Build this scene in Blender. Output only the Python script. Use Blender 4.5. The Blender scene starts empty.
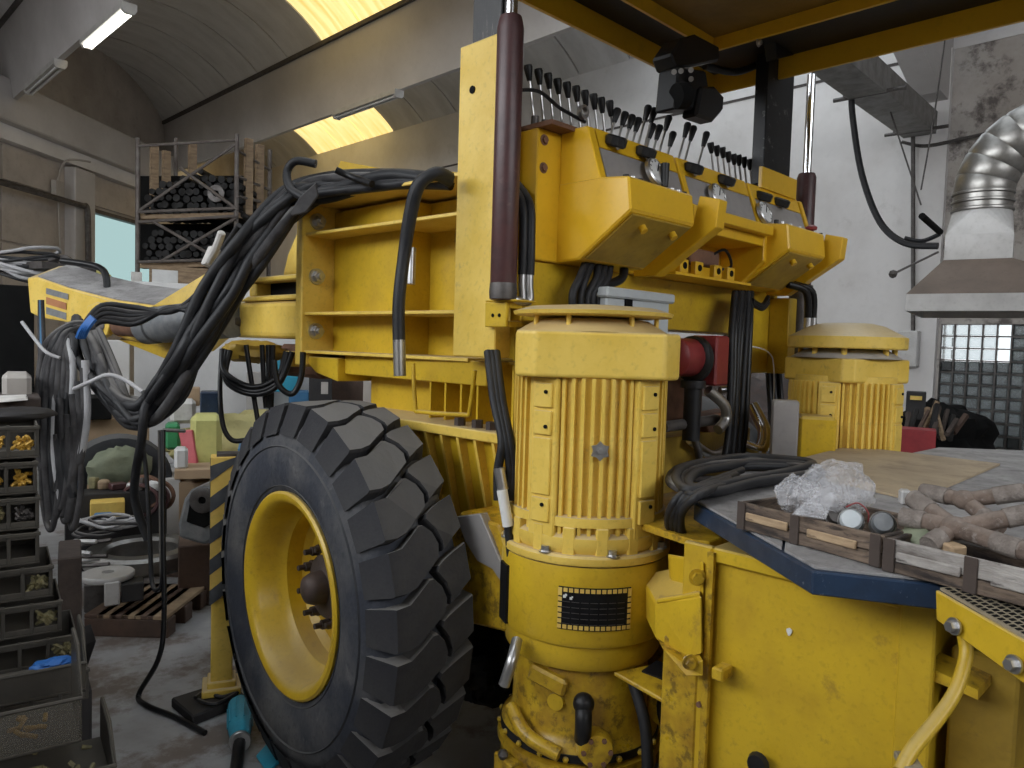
import bpy, bmesh, math, random
from mathutils import Vector, Matrix, noise as mnoise
random.seed(7)
scene = bpy.context.scene
COL = scene.collection
# ------------------------------------------------------------------ camera
FOC, PITCH, ROLL, CAMZ = 750.0, math.radians(3.0), math.radians(1.7), 1.52
S2 = math.sqrt(.5)
_F = Vector((S2, S2, 0)) * math.cos(PITCH) - Vector((0, 0, 1)) * math.sin(PITCH)
_U0 = Vector((S2, S2, 0)) * math.sin(PITCH) + Vector((0, 0, 1)) * math.cos(PITCH)
_R0 = Vector((S2, -S2, 0))
_R = _R0 * math.cos(ROLL) + _U0 * math.sin(ROLL)
_U = -_R0 * math.sin(ROLL) + _U0 * math.cos(ROLL)
CAM = Vector((0, 0, CAMZ))
cam = bpy.data.cameras.new('camera')
cam.sensor_width = 36.0
cam.lens = 36.0 * FOC / 1024.0
cam.clip_end = 200
camo = bpy.data.objects.new('camera', cam)
COL.objects.link(camo)
camo.matrix_world = Matrix(((_R.x, _U.x, -_F.x, 0), (_R.y, _U.y, -_F.y, 0), (_R.z, _U.z, -_F.z, CAMZ), (0, 0, 0, 1)))
scene.camera = camo
# ------------------------------------------------------------------ sky, daylight, exposure
w = bpy.data.worlds.new('overcast_sky'); scene.world = w; w.use_nodes = True
w.node_tree.nodes['Background'].inputs[0].default_value = (.97, .985, 1.0, 1)
w.node_tree.nodes['Background'].inputs[1].default_value = 2.3
def area(name, loc, target, sx, sy, power, col):
    l = bpy.data.lights.new(name, 'AREA'); l.shape = 'RECTANGLE'; l.size = sx; l.size_y = sy
    l.energy = power; l.color = col
    o = bpy.data.objects.new(name, l); COL.objects.link(o); o.location = loc
    o.rotation_euler = (Vector(target) - Vector(loc)).to_track_quat('-Z', 'Y').to_euler()
# daylight entering by the high windows behind and to the left of the photographer
area('window_daylight_side', (-6.6, 4.5, 5.3), (3.0, 3.2, 1.4), 11, 2.4, 360, (.90, .95, 1.0))
area('window_daylight_end', (1.5, -8.6, 4.9), (3, 2, 1.6), 8, 3.0, 200, (.90, .95, 1.0))
scene.view_settings.view_transform = 'Standard'
scene.view_settings.look = 'None'
scene.view_settings.exposure = 0.5
scene.view_settings.gamma = 1.0
scene.view_settings.use_curve_mapping = False
try:
    scene.cycles.max_bounces = 7; scene.cycles.diffuse_bounces = 4; scene.cycles.transparent_max_bounces = 12
    scene.cycles.use_denoising = True
    scene.cycles.sample_clamp_indirect = 6
except Exception: pass

def at(px, py, X=None, Y=None, Z=None, D=None):
    """photo pixel -> point on the plane X=, Y= or Z= (or at depth D along the view)"""
    d = _F + _R * ((px - 512) / FOC) - _U * ((py - 384) / FOC)
    if X is not None: t = X / d.x
    elif Y is not None: t = Y / d.y
    elif Z is not None: t = (Z - CAMZ) / d.z
    else: t = D
    return CAM + d * t

# ------------------------------------------------------------------ materials
M = {}
def mat(name, c1, c2=None, rough=.6, metal=0.0, scale=6.0, fine=40.0, fineamt=.25, dust=None, dustamt=0.0,
        bump=.15, stretch=None, rust=None, rustamt=0.0, rustlo=.60, spec=.5, contrast=(.38, .66)):
    m = bpy.data.materials.new(name); m.use_nodes = True
    nt = m.node_tree; N = nt.nodes; L = nt.links
    b = N['Principled BSDF']
    tc = N.new('ShaderNodeTexCoord'); mp = N.new('ShaderNodeMapping')
    L.new(tc.outputs['Object'], mp.inputs[0])
    if stretch: mp.inputs['Scale'].default_value = stretch
    n1 = N.new('ShaderNodeTexNoise'); n1.inputs['Scale'].default_value = scale; n1.inputs['Detail'].default_value = 6; n1.inputs['Roughness'].default_value = .62
    L.new(mp.outputs[0], n1.inputs['Vector'])
    r1 = N.new('ShaderNodeMapRange'); r1.inputs[1].default_value, r1.inputs[2].default_value = contrast
    L.new(n1.outputs[0], r1.inputs[0])
    def mix(fac, a, bb):
        x = N.new('ShaderNodeMix'); x.data_type = 'RGBA'
        for s, v in ((0, fac), (6, a), (7, bb)):
            if hasattr(v, 'node'): L.new(v, x.inputs[s])
            elif s == 0: x.inputs[0].default_value = v
            else: x.inputs[s].default_value = (*v, 1)
        return x.outputs[2]
    if c2 is None: c2 = tuple(v * .72 for v in c1)
    col = mix(r1.outputs[0], c1, c2)
    n2 = N.new('ShaderNodeTexNoise'); n2.inputs['Scale'].default_value = fine; n2.inputs['Detail'].default_value = 4
    L.new(mp.outputs[0], n2.inputs['Vector'])
    if fineamt:
        r2 = N.new('ShaderNodeMapRange'); r2.inputs[1].default_value = .55; r2.inputs[2].default_value = .78; r2.inputs[4].default_value = fineamt
        L.new(n2.outputs[0], r2.inputs[0])
        col = mix(r2.outputs[0], col, tuple(v * .45 for v in c1))
    if rust:
        n3 = N.new('ShaderNodeTexNoise'); n3.inputs['Scale'].default_value = scale * 2.3; n3.inputs['Detail'].default_value = 8; n3.inputs['Roughness'].default_value = .7
        L.new(mp.outputs[0], n3.inputs['Vector'])
        r3 = N.new('ShaderNodeMapRange'); r3.inputs[1].default_value = rustlo; r3.inputs[2].default_value = rustlo + .1; r3.inputs[4].default_value = rustamt
        L.new(n3.outputs[0], r3.inputs[0]); col = mix(r3.outputs[0], col, rust)
    if dust:
        g = N.new('ShaderNodeNewGeometry'); sx = N.new('ShaderNodeSeparateXYZ'); L.new(g.outputs['Normal'], sx.inputs[0])
        r4 = N.new('ShaderNodeMapRange'); r4.inputs[1].default_value = .45; r4.inputs[2].default_value = .95; r4.inputs[4].default_value = dustamt
        L.new(sx.outputs[2], r4.inputs[0]); col = mix(r4.outputs[0], col, dust)
    L.new(col, b.inputs['Base Color'])
    b.inputs['Metallic'].default_value = metal
    b.inputs['Specular IOR Level'].default_value = spec
    rr = N.new('ShaderNodeMapRange'); rr.inputs[3].default_value = max(.05, rough - .12); rr.inputs[4].default_value = min(1, rough + .15)
    L.new(n1.outputs[0], rr.inputs[0]); L.new(rr.outputs[0], b.inputs['Roughness'])
    if bump:
        bp = N.new('ShaderNodeBump'); bp.inputs['Strength'].default_value = bump; bp.inputs['Distance'].default_value = .01
        L.new(n2.outputs[0], bp.inputs['Height']); L.new(bp.outputs[0], b.inputs['Normal'])
    M[name] = m
    return m
def emis(name, col, st):
    m = bpy.data.materials.new(name); m.use_nodes = True; b = m.node_tree.nodes['Principled BSDF']
    b.inputs['Base Color'].default_value = (*col, 1); b.inputs['Emission Color'].default_value = (*col, 1); b.inputs['Emission Strength'].default_value = st
    M[name] = m; return m
def glass(name, col, rough, alpha=None, trans=1.0, bump=0, scale=20):
    m = bpy.data.materials.new(name); m.use_nodes = True; nt = m.node_tree; b = nt.nodes['Principled BSDF']
    b.inputs['Base Color'].default_value = (*col, 1); b.inputs['Roughness'].default_value = rough
    b.inputs['Transmission Weight'].default_value = trans; b.inputs['IOR'].default_value = 1.35
    if alpha is not None: b.inputs['Alpha'].default_value = alpha
    if bump:
        tc = nt.nodes.new('ShaderNodeTexCoord'); n = nt.nodes.new('ShaderNodeTexNoise'); n.inputs['Scale'].default_value = scale
        bp = nt.nodes.new('ShaderNodeBump'); bp.inputs['Strength'].default_value = bump; bp.inputs['Distance'].default_value = .02
        nt.links.new(tc.outputs['Object'], n.inputs['Vector']); nt.links.new(n.outputs[0], bp.inputs['Height']); nt.links.new(bp.outputs[0], b.inputs['Normal'])
    M[name] = m; return m

DUST = (.40, .36, .30)
mat('yellow', (.63, .415, .022), (.50, .315, .018), rough=.36, scale=5.0, fine=75, fineamt=.34, dust=(.42, .36, .26), dustamt=.45, bump=.05, rust=(.17, .10, .04), rustamt=.42)
mat('yellow_clean', (.76, .455, .02), (.68, .39, .016), rough=.32, scale=2.5, fine=50, fineamt=.16, bump=.03, dust=(.5, .42, .27), dustamt=.25, rust=(.40, .22, .02), rustamt=.3)
mat('yellow_pale', (.80, .565, .115), (.70, .465, .06), rough=.40, scale=6, fine=60, fineamt=.36, dust=(.46, .38, .28), dustamt=.7, bump=.06, rust=(.30, .22, .12), rustamt=.45)
mat('yellow_oily', (.60, .39, .025), (.36, .20, .018), rough=.3, scale=11, fine=40, fineamt=.5, bump=.1, rust=(.10, .06, .02), rustamt=.7, rustlo=.52)
mat('yellow_dim', (.42, .27, .03), (.28, .175, .02), rough=.5, scale=6, fineamt=.35, bump=.06, rust=(.12, .07, .03), rustamt=.5)  # darker copy of the machine yellow, with shade put into the colour
mat('black_metal', (.010, .010, .011), (.02, .02, .021), rough=.42, spec=.35, scale=8, fineamt=.2, bump=.05)
mat('black_flaked', (.015, .015, .017), (.03, .03, .03), rough=.4, scale=5, rust=(.42, .38, .32), rustamt=.8, stretch=(9, 9, .9), bump=.1)
mat('black_post', (.009, .010, .012), (.018, .018, .02), rough=.4, spec=.3, scale=7, rust=(.45, .45, .43), rustamt=.35, bump=.04, contrast=(.4, .7))
mat('black_matte', (.005, .005, .005), (.009, .009, .009), rough=.85, spec=.15, bump=.05)
mat('hose', (.012, .0125, .015), (.026, .026, .028), rough=.5, spec=.3, scale=9, fineamt=.2, dust=(.10, .094, .09), dustamt=.6, bump=.05)
mat('hose_dusty', (.075, .072, .073), (.028, .027, .029), rough=.75, spec=.2, scale=8, fineamt=.3, dust=(.27, .255, .24), dustamt=.7, bump=.05)
mat('hose_black', (.006, .006, .007), (.012, .012, .013), rough=.35, spec=.3, scale=8, fineamt=.1, bump=.0)
mat('maroon', (.085, .035, .035), (.055, .026, .028), rough=.38, scale=7, fineamt=.4, rust=(.20, .14, .12), rustamt=.35, bump=.05)
mat('chrome', (.75, .76, .78), (.6, .6, .62), rough=.14, metal=1, fineamt=0, bump=0)
mat('steel', (.55, .55, .55), (.40, .39, .38), rough=.32, metal=.9, scale=12, fineamt=.3, bump=.04)
mat('steel_dark', (.13, .12, .115), (.08, .07, .065), rough=.5, metal=.6, scale=10, fineamt=.3, bump=.1)
mat('brown_hub', (.055, .045, .042), (.09, .06, .05), rough=.55, metal=.3, scale=14, fineamt=.4, bump=.15)
mat('grey_plate', (.36, .34, .33), (.30, .285, .28), rough=.45, metal=.25, scale=5, fineamt=.12, bump=.02)
mat('tyre', (.032, .034, .040), (.055, .056, .06), spec=.25, rough=.78, scale=5, fine=70, fineamt=.3, dust=(.17, .165, .16), dustamt=.5, bump=.12)
mat('tyre_wall', (.036, .040, .052), (.115, .112, .11), spec=.25, rough=.75, scale=3.2, fine=45, fineamt=.45, dust=(.2, .19, .18), dustamt=.4, bump=.35, contrast=(.42, .68), rust=(.17, .165, .16), rustamt=.5)
mat('tyre_lug', (.025, .025, .029), (.045, .044, .045), spec=.25, rough=.75, scale=6, fine=80, fineamt=.3, dust=(.19, .183, .175), dustamt=.8, bump=.15)
mat('deck_blue', (.018, .038, .078), (.012, .026, .055), rough=.42, scale=22, fineamt=.2, rust=(.34, .35, .37), rustamt=.85, rustlo=.63, bump=.05)
mat('deck_top', (.34, .33, .325), (.21, .20, .20), rough=.75, scale=7, fine=110, fineamt=.5, bump=.3, rust=(.13, .12, .12), rustamt=.5, rustlo=.53)
mat('plywood', (.46, .36, .235), (.34, .265, .18), rough=.75, scale=3.5, fine=60, fineamt=.25, bump=.1, rust=(.24, .185, .13), rustamt=.5, rustlo=.52)
mat('wood_crate', (.20, .145, .105), (.035, .026, .023), rough=.8, scale=22, fine=90, fineamt=.6, stretch=(.35, .35, 1.6), bump=.5, rust=(.02, .016, .016), rustamt=.8, rustlo=.5)
mat('wood_crate_light', (.50, .36, .22), (.26, .17, .10), rough=.8, scale=22, fine=90, fineamt=.4, stretch=(.35, .35, 1.6), bump=.4, rust=(.06, .04, .03), rustamt=.7, rustlo=.54)
mat('wood_white', (.46, .43, .40), (.10, .08, .07), rough=.8, scale=20, fine=90, fineamt=.5, stretch=(.35, .35, 1.6), bump=.4, rust=(.03, .024, .022), rustamt=.8, rustlo=.55)
mat('wood_dark', (.075, .055, .045), (.045, .034, .03), rough=.85, scale=6, fineamt=.4, bump=.25)
mat('wood_pallet', (.34, .245, .15), (.2, .135, .085), rough=.8, scale=6, fineamt=.3, stretch=(1, 1, 4), bump=.2)
mat('clay_pipe', (.20, .148, .118), (.11, .08, .064), rough=.9, scale=22, fine=120, fineamt=.3, dust=(.30, .25, .215), dustamt=.45, bump=.3, rust=(.36, .32, .29), rustamt=.5, rustlo=.56)
mat('cloth_grey', (.26, .225, .20), (.14, .112, .095), rough=.95, scale=26, fine=120, fineamt=.3, bump=.5)
mat('red_paint', (.25, .03, .03), (.17, .022, .022), rough=.4, scale=6, fineamt=.3, bump=.05)
mat('rusty', (.20, .10, .06), (.12, .065, .045), rough=.85, scale=9, fineamt=.4, bump=.25)
mat('enclosure', (.52, .56, .58), (.46, .49, .51), rough=.45, scale=3, fineamt=.08, bump=.02)
mat('galv', (.34, .33, .31), (.22, .21, .20), rough=.36, metal=.85, scale=5, fineamt=.2, bump=.05, rust=(.25, .21, .18), rustamt=.3)
mat('galv_dull', (.55, .54, .53), (.46, .45, .44), rough=.5, metal=.35, scale=5, fineamt=.2, bump=.05)
mat('hood_brown', (.155, .115, .09), (.125, .095, .075), rough=.7, scale=4, fineamt=.3, bump=.05)
mat('wall_white', (.72, .70, .69), (.61, .585, .57), rough=.9, scale=.7, fine=9, fineamt=.10, bump=.08, rust=(.38, .35, .32), rustamt=.25)
mat('wall_stain', (.50, .47, .44), (.36, .32, .285), rough=.9, scale=.8, fine=12, fineamt=.35, bump=.15, rust=(.09, .075, .07), rustamt=.85, rustlo=.50)
mat('wall_panel', (.48, .43, .385), (.36, .315, .275), rough=.9, scale=.8, fine=9, fineamt=.25, bump=.1, rust=(.17, .14, .115), rustamt=.4)
mat('concrete_beam', (.54, .515, .50), (.44, .415, .40), rough=.9, scale=.5, fine=10, fineamt=.12, bump=.08)
mat('vault', (.66, .65, .64), (.55, .54, .53), rough=.9, scale=.9, fine=8, fineamt=.15, bump=.08, stretch=(1, 3, 1))
mat('vault_seam', (.09, .08, .075), (.07, .06, .055), rough=.95)
mat('floor', (.40, .405, .42), (.25, .24, .235), rough=.5, scale=1.3, fine=11, fineamt=.35, bump=.12, rust=(.13, .095, .075), rustamt=.8, rustlo=.50)
mat('plaster_grey', (.45, .42, .39), (.35, .32, .29), rough=.9, scale=2, fineamt=.2, bump=.1)
mat('white_panel', (.66, .65, .64), (.58, .57, .56), rough=.7, scale=2, fineamt=.1, bump=.02)
mat('brown_wood', (.10, .06, .042), (.065, .04, .03), rough=.7, scale=5, fineamt=.3, bump=.1)
mat('dark_cabinet', (.025, .024, .025), (.038, .035, .035), rough=.6, spec=.3, scale=3, fineamt=.2, bump=.05)
mat('blue_paint', (.06, .20, .38), (.045, .15, .3), rough=.6, scale=3, fineamt=.2, bump=.03)
mat('cyan_plastic', (.035, .33, .47), (.03, .26, .38), rough=.45, scale=6, fineamt=.25, bump=.04)
mat('blue_ribbon', (.03, .16, .50), (.03, .12, .4), rough=.5, fineamt=.1, bump=.02)
mat('bin_grey', (.04, .036, .03), (.065, .058, .047), rough=.75, scale=8, fineamt=.35, dust=(.13, .115, .095), dustamt=.6, bump=.1)
mat('bin_inner', (.02, .018, .016), (.03, .028, .024), rough=.85, bump=.1)
mat('brass_parts', (.60, .36, .06), (.45, .26, .04), rough=.45, metal=.3, scale=20, fineamt=.4, bump=.1)
mat('olive_parts', (.24, .21, .10), (.16, .14, .08), rough=.6, metal=.2, scale=20, fineamt=.4, bump=.1)
mat('cardboard', (.42, .30, .19), (.34, .24, .15), rough=.85, scale=3, fineamt=.15, bump=.05)
mat('white_plastic', (.68, .68, .67), (.60, .60, .59), rough=.5, fineamt=.1, bump=.02)
mat('yellow_bag', (.62, .60, .22), (.50, .50, .18), rough=.5, scale=6, fineamt=.2, bump=.25)
mat('green_plastic', (.04, .26, .10), (.03, .2, .08), rough=.5, fineamt=.2)
mat('pink_box', (.60, .14, .16), (.5, .1, .12), rough=.6, fineamt=.2)
mat('tarp_green', (.22, .24, .16), (.13, .15, .10), rough=.7, scale=3, fineamt=.3, bump=.3)
mat('tarp_yellow', (.55, .49, .22), (.42, .37, .16), rough=.75, scale=3, fineamt=.3, bump=.3)
mat('stripe_yellow', (.74, .52, .12), (.64, .42, .09), rough=.6, scale=8, fineamt=.3, bump=.05)
mat('stripe_black', (.05, .055, .065), (.09, .095, .10), rough=.6, scale=8, fineamt=.3, bump=.05)
mat('scaffold', (.18, .16, .145), (.12, .10, .09), rough=.6, metal=.4, scale=6, fineamt=.3, bump=.05)
mat('dark_stock', (.010, .010, .010), (.02, .018, .017), rough=.7, metal=.2, scale=8, fineamt=.3, bump=.15)
mat('red_sheet', (.33, .03, .035), (.25, .025, .03), rough=.6, fineamt=.2)
mat('rag_white', (.62, .60, .57), (.48, .46, .43), rough=.95, bump=.4)
mat('sticker_white', (.72, .72, .70), (.62, .62, .6), rough=.5, fineamt=.05, bump=0)
mat('decal_grey', (.13, .14, .15), (.22, .22, .22), rough=.5, scale=14, fineamt=.3, bump=0)
mat('decal_red', (.45, .18, .07), (.35, .14, .05), rough=.5, fineamt=.2, bump=0)
mat('pale_cable', (.42, .42, .43), (.34, .33, .34), rough=.6, scale=8, fineamt=.2, dust=(.5, .48, .46), dustamt=.5, bump=.03)
mat('plate_black', (.006, .006, .007), (.012, .012, .013), rough=.45, spec=.2, scale=25, fineamt=.3, bump=.1)
mat('lamp_body', (.50, .49, .46), (.42, .40, .38), rough=.6, fineamt=.1, bump=.02)
mat('grate', (.36, .31, .22), (.26, .21, .14), rough=.7, metal=.2, scale=9, fineamt=.3, bump=.1)
mat('canopy_brown', (.26, .155, .03), (.19, .115, .025), rough=.5, scale=4, fineamt=.3, bump=.04)  # same yellow paint darkened; oily dirt and soffit shade share this colour
emis('tube_lit', (1.0, .97, .90), 5.0)
glass('block_glass', (.62, .68, .70), .18, trans=.75, bump=.6, scale=14)
glass('block_clear', (.30, .33, .34), .22, trans=.85, bump=.6, scale=14)
glass('clear_plastic', (.80, .80, .83), .05, alpha=.30, trans=0, bump=.9, scale=45)
glass('bin_clear', (.12, .11, .095), .3, alpha=.5, trans=0)

# translucent yellow glass-fibre roof sheets: daylight comes through them
def skylight_mat():
    m = bpy.data.materials.new('skylight_sheet'); m.use_nodes = True; nt = m.node_tree; N = nt.nodes; L = nt.links
    b = N['Principled BSDF']; b.inputs['Base Color'].default_value = (.75, .55, .15, 1); b.inputs['Roughness'].default_value = .6
    tc = N.new('ShaderNodeTexCoord'); mp = N.new('ShaderNodeMapping'); mp.inputs['Scale'].default_value = (.5, 5, .5)
    n = N.new('ShaderNodeTexNoise'); n.inputs['Scale'].default_value = 1.2; n.inputs['Detail'].default_value = 5
    L.new(tc.outputs['Object'], mp.inputs[0]); L.new(mp.outputs[0], n.inputs['Vector'])
    x = N.new('ShaderNodeMix'); x.data_type = 'RGBA'; x.inputs[6].default_value = (1.0, .80, .36, 1); x.inputs[7].default_value = (.80, .52, .14, 1)
    r = N.new('ShaderNodeMapRange'); r.inputs[1].default_value = .42; r.inputs[2].default_value = .7
    L.new(n.outputs[0], r.inputs[0]); L.new(r.outputs[0], x.inputs[0]); L.new(x.outputs[2], b.inputs['Emission Color'])
    b.inputs['Emission Strength'].default_value = .82
    M['skylight'] = m
skylight_mat()
def clear_mat():
    m = bpy.data.materials.new('rooflight_clear'); m.use_nodes = True; nt = m.node_tree; N = nt.nodes; N.remove(N['Principled BSDF'])
    t = N.new('ShaderNodeBsdfTransparent'); t.inputs[0].default_value = (.85, .88, .9, 1)
    nt.links.new(t.outputs[0], N['Material Output'].inputs[0]); M['rooflight_clear'] = m
clear_mat()
def pane_mat():
    m = bpy.data.materials.new('tinted_pane'); m.use_nodes = True; nt = m.node_tree; N = nt.nodes; N.remove(N['Principled BSDF'])
    t = N.new('ShaderNodeBsdfTransparent'); t.inputs[0].default_value = (.36, .43, .425, 1)  # tint dims the bright sky seen through the window
    nt.links.new(t.outputs[0], N['Material Output'].inputs[0]); M['window_glass'] = m
pane_mat()
mat('channel_grey', (.24, .23, .22), (.17, .16, .15), rough=.6, metal=.2)

# ------------------------------------------------------------------ mesh builder
WLOC = {}
def link(o, wloc, parent=None):
    COL.objects.link(o); WLOC[o.name] = Vector(wloc)
    if parent is not None:
        o.parent = parent; o.location = Vector(wloc) - WLOC[parent.name]
    else: o.location = wloc
    return o
def tag(o, label=None, cat=None, group=None, kind=None):
    if label: o['label'] = label
    if cat: o['category'] = cat
    if group: o['group'] = group
    if kind: o['kind'] = kind
    return o
def thing(name, loc, label, cat, group=None):
    o = bpy.data.objects.new(name, None); o.empty_display_size = .1
    link(o, loc); return tag(o, label, cat, group)
def basis(n):
    n = n.normalized(); a = Vector((0, 0, 1)) if abs(n.z) < .9 else Vector((1, 0, 0))
    x = a.cross(n).normalized(); return x, n.cross(x)
class MB:
    def __init__(s): s.v = []; s.f = []
    def add(s, vs, fs):
        k = len(s.v); s.v += [Vector(p) for p in vs]; s.f += [tuple(i + k for i in f) for f in fs]; return s
    def box(s, c, size, rot=None):
        c = Vector(c); h = Vector(size) / 2
        P = [Vector((x * h.x, y * h.y, z * h.z)) for z in (-1, 1) for y in (-1, 1) for x in (-1, 1)]
        if rot is not None: P = [rot @ p for p in P]
        return s.add([c + p for p in P], [(0, 2, 3, 1), (4, 5, 7, 6), (0, 1, 5, 4), (2, 6, 7, 3), (0, 4, 6, 2), (1, 3, 7, 5)])
    def mm(s, a, b):
        a = Vector(a); b = Vector(b)
        return s.box((a + b) / 2, (abs(b.x - a.x), abs(b.y - a.y), abs(b.z - a.z)))
    def prism(s, poly, vec):
        poly = [Vector(p) for p in poly]; vec = Vector(vec); n = len(poly)
        nn = Vector()
        for i in range(n): nn += poly[i].cross(poly[(i + 1) % n])
        if nn.dot(vec) > 0: poly = poly[::-1]
        P = poly + [p + vec for p in poly]
        return s.add(P, [tuple(range(n)), tuple(range(2 * n - 1, n - 1, -1))] + [(i, i + n, (i + 1) % n + n, (i + 1) % n) for i in range(n)])
    def cyl(s, a, b, r, n=16, r2=None, caps=True):
        a = Vector(a); b = Vector(b); x, y = basis(b - a); r2 = r if r2 is None else r2
        P = [a + (x * math.cos(t) + y * math.sin(t)) * r for t in [2 * math.pi * i / n for i in range(n)]]
        P += [b + (x * math.cos(t) + y * math.sin(t)) * r2 for t in [2 * math.pi * i / n for i in range(n)]]
        F = [(i, (i + 1) % n, (i + 1) % n + n, i + n) for i in range(n)]
        if caps: F += [tuple(range(n - 1, -1, -1)), tuple(range(n, 2 * n))]
        return s.add(P, F)
    def lathe(s, prof, o, axis=(0, 0, 1), n=32, closed=False, phase=0.0, xdir=None, caps=True):
        o = Vector(o); ax = Vector(axis).normalized()
        if xdir is None: x, y = basis(ax)
        else: x = Vector(xdir); y = ax.cross(x)
        P = []
        for r, h in prof:
            for i in range(n):
                t = phase + 2 * math.pi * i / n
                P.append(o + ax * h + (x * math.cos(t) + y * math.sin(t)) * r)
        m = len(prof); F = []
        for k in range(m if closed else m - 1):
            k2 = (k + 1) % m
            for i in range(n): F.append((k * n + i, k * n + (i + 1) % n, k2 * n + (i + 1) % n, k2 * n + i))
        if not closed and caps:
            if prof[0][0] > 1e-5: F.append(tuple(range(n - 1, -1, -1)))
            if prof[-1][0] > 1e-5: F.append(tuple(range((m - 1) * n, m * n)))
        return s.add(P, F)
    def tube(s, pts, r, n=8, steps=6, closed=False, smooth=True, r2=None):
        pts = [Vector(p) for p in pts]
        if smooth and len(pts) > 2: pts = crom(pts, steps, closed)
        m = len(pts); T = []
        for i in range(m):
            if closed: t = pts[(i + 1) % m] - pts[i - 1]
            else: t = pts[min(i + 1, m - 1)] - pts[max(i - 1, 0)]
            T.append(t.normalized() if t.length > 1e-9 else Vector((0, 0, 1)))
        x, y = basis(T[0]); P = []
        for i in range(m):
            x = (x - T[i] * x.dot(T[i]))
            x = x.normalized() if x.length > 1e-6 else basis(T[i])[0]
            y = T[i].cross(x)
            rr = r if r2 is None else r + (r2 - r) * i / (m - 1)
            for k in range(n):
                a = 2 * math.pi * k / n; P.append(pts[i] + (x * math.cos(a) + y * math.sin(a)) * rr)
        F = []
        for i in range(m if closed else m - 1):
            j = (i + 1) % m
            for k in range(n): F.append((i * n + k, i * n + (k + 1) % n, j * n + (k + 1) % n, j * n + k))
        if not closed: F += [tuple(range(n - 1, -1, -1)), tuple(range((m - 1) * n, m * n))]
        return s.add(P, F)
    def sph(s, c, r, n=12, sc=(1, 1, 1)):
        m = max(4, n // 2); k = len(s.v)
        s.lathe([(max(1e-6, r * math.sin(math.pi * i / m)), -r * math.cos(math.pi * i / m)) for i in range(m + 1)], (0, 0, 0), n=n)
        for i in range(k, len(s.v)):
            v = s.v[i]; s.v[i] = Vector(c) + Vector((v.x * sc[0], v.y * sc[1], v.z * sc[2]))
        return s
    def hexbolt(s, p, axis, r=.012, h=.01):
        p = Vector(p); ax = Vector(axis).normalized()
        s.cyl(p, p + ax * h * .25, r * 1.5, 14); s.cyl(p + ax * h * .25, p + ax * h * 1.25, r, 6); return s
    def mesh(s, name, org, smooth=None):
        me = bpy.data.meshes.new(name)
        me.from_pydata([tuple(v - org) for v in s.v], [], s.f); me.update()
        if smooth:
            me.polygons.foreach_set('use_smooth', [True] * len(me.polygons))
            try: me.set_sharp_from_angle(angle=math.radians(smooth))
            except Exception: pass
        return me
    def build(s, name, m, parent=None, smooth=None, bevel=0, label=None, cat=None, group=None, kind=None, org=None, seg=1):
        if org is None:
            lo = Vector([min(v[k] for v in s.v) for k in range(3)]); hi = Vector([max(v[k] for v in s.v) for k in range(3)])
            org = Vector(((lo.x + hi.x) / 2, (lo.y + hi.y) / 2, lo.z))
        else: org = Vector(org)
        me = s.mesh(name, org, smooth)
        me.materials.append(M[m] if isinstance(m, str) else m)
        o = bpy.data.objects.new(name, me); link(o, org, parent)
        if bevel:
            b = o.modifiers.new('bevel', 'BEVEL'); b.width = bevel; b.segments = seg; b.limit_method = 'ANGLE'; b.angle_limit = math.radians(40)
        return tag(o, label, cat, group, kind)
def crom(pts, steps, closed=False):
    out = []; n = len(pts)
    rng = range(n) if closed else range(n - 1)
    for i in rng:
        if closed: p0, p1, p2, p3 = pts[i - 1], pts[i], pts[(i + 1) % n], pts[(i + 2) % n]
        else: p0, p1, p2, p3 = pts[max(i - 1, 0)], pts[i], pts[i + 1], pts[min(i + 2, n - 1)]
        for k in range(steps):
            t = k / steps
            out.append(.5 * ((2 * p1) + (p2 - p0) * t + (2 * p0 - 5 * p1 + 4 * p2 - p3) * t * t + (3 * p1 - p0 - 3 * p2 + p3) * t ** 3))
    if not closed: out.append(pts[-1])
    return out
def share(o, wloc, parent=None, rot=None, scale=None):
    c = o.copy(); link(c, wloc, parent)
    if rot is not None: c.rotation_euler = rot
    if scale is not None: c.scale = scale
    return c
def copy_tree(o, wloc, label=None, rotz=None):
    c = o.copy(); link(c, wloc)
    if label: c['label'] = label
    if rotz is not None: c.rotation_euler = (0, 0, rotz)
    def kids(src, dst):
        for ch in list(src.children):
            k = ch.copy(); COL.objects.link(k); k.parent = dst; WLOC[k.name] = WLOC[dst.name] + k.location; kids(ch, k)
    kids(o, c); return c
def J(a): return random.uniform(-a, a)
def jv(a): return Vector((J(a), J(a), J(a)))
# ================================================================== the hall
def lw(X): return 16.68 + .858 * X            # left (far skewed) wall: Y as a function of X
LWD = Vector((1, .858, 0)).normalized(); LWN = Vector((LWD.y, -LWD.x, 0))     # along it / towards the room
def lwp(px, py, off=0.0):
    d = _F + _R * ((px - 512) / FOC) - _U * ((py - 384) / FOC)
    n = Vector((-.858, 1, 0)); c = 16.68 - off * n.length
    return CAM + d * ((c - n.dot(CAM)) / n.dot(d))
fl = MB(); fl.mm((-7, -9, -.2), (15, 30, 0)); fl.build('floor', 'floor', kind='structure')
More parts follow.
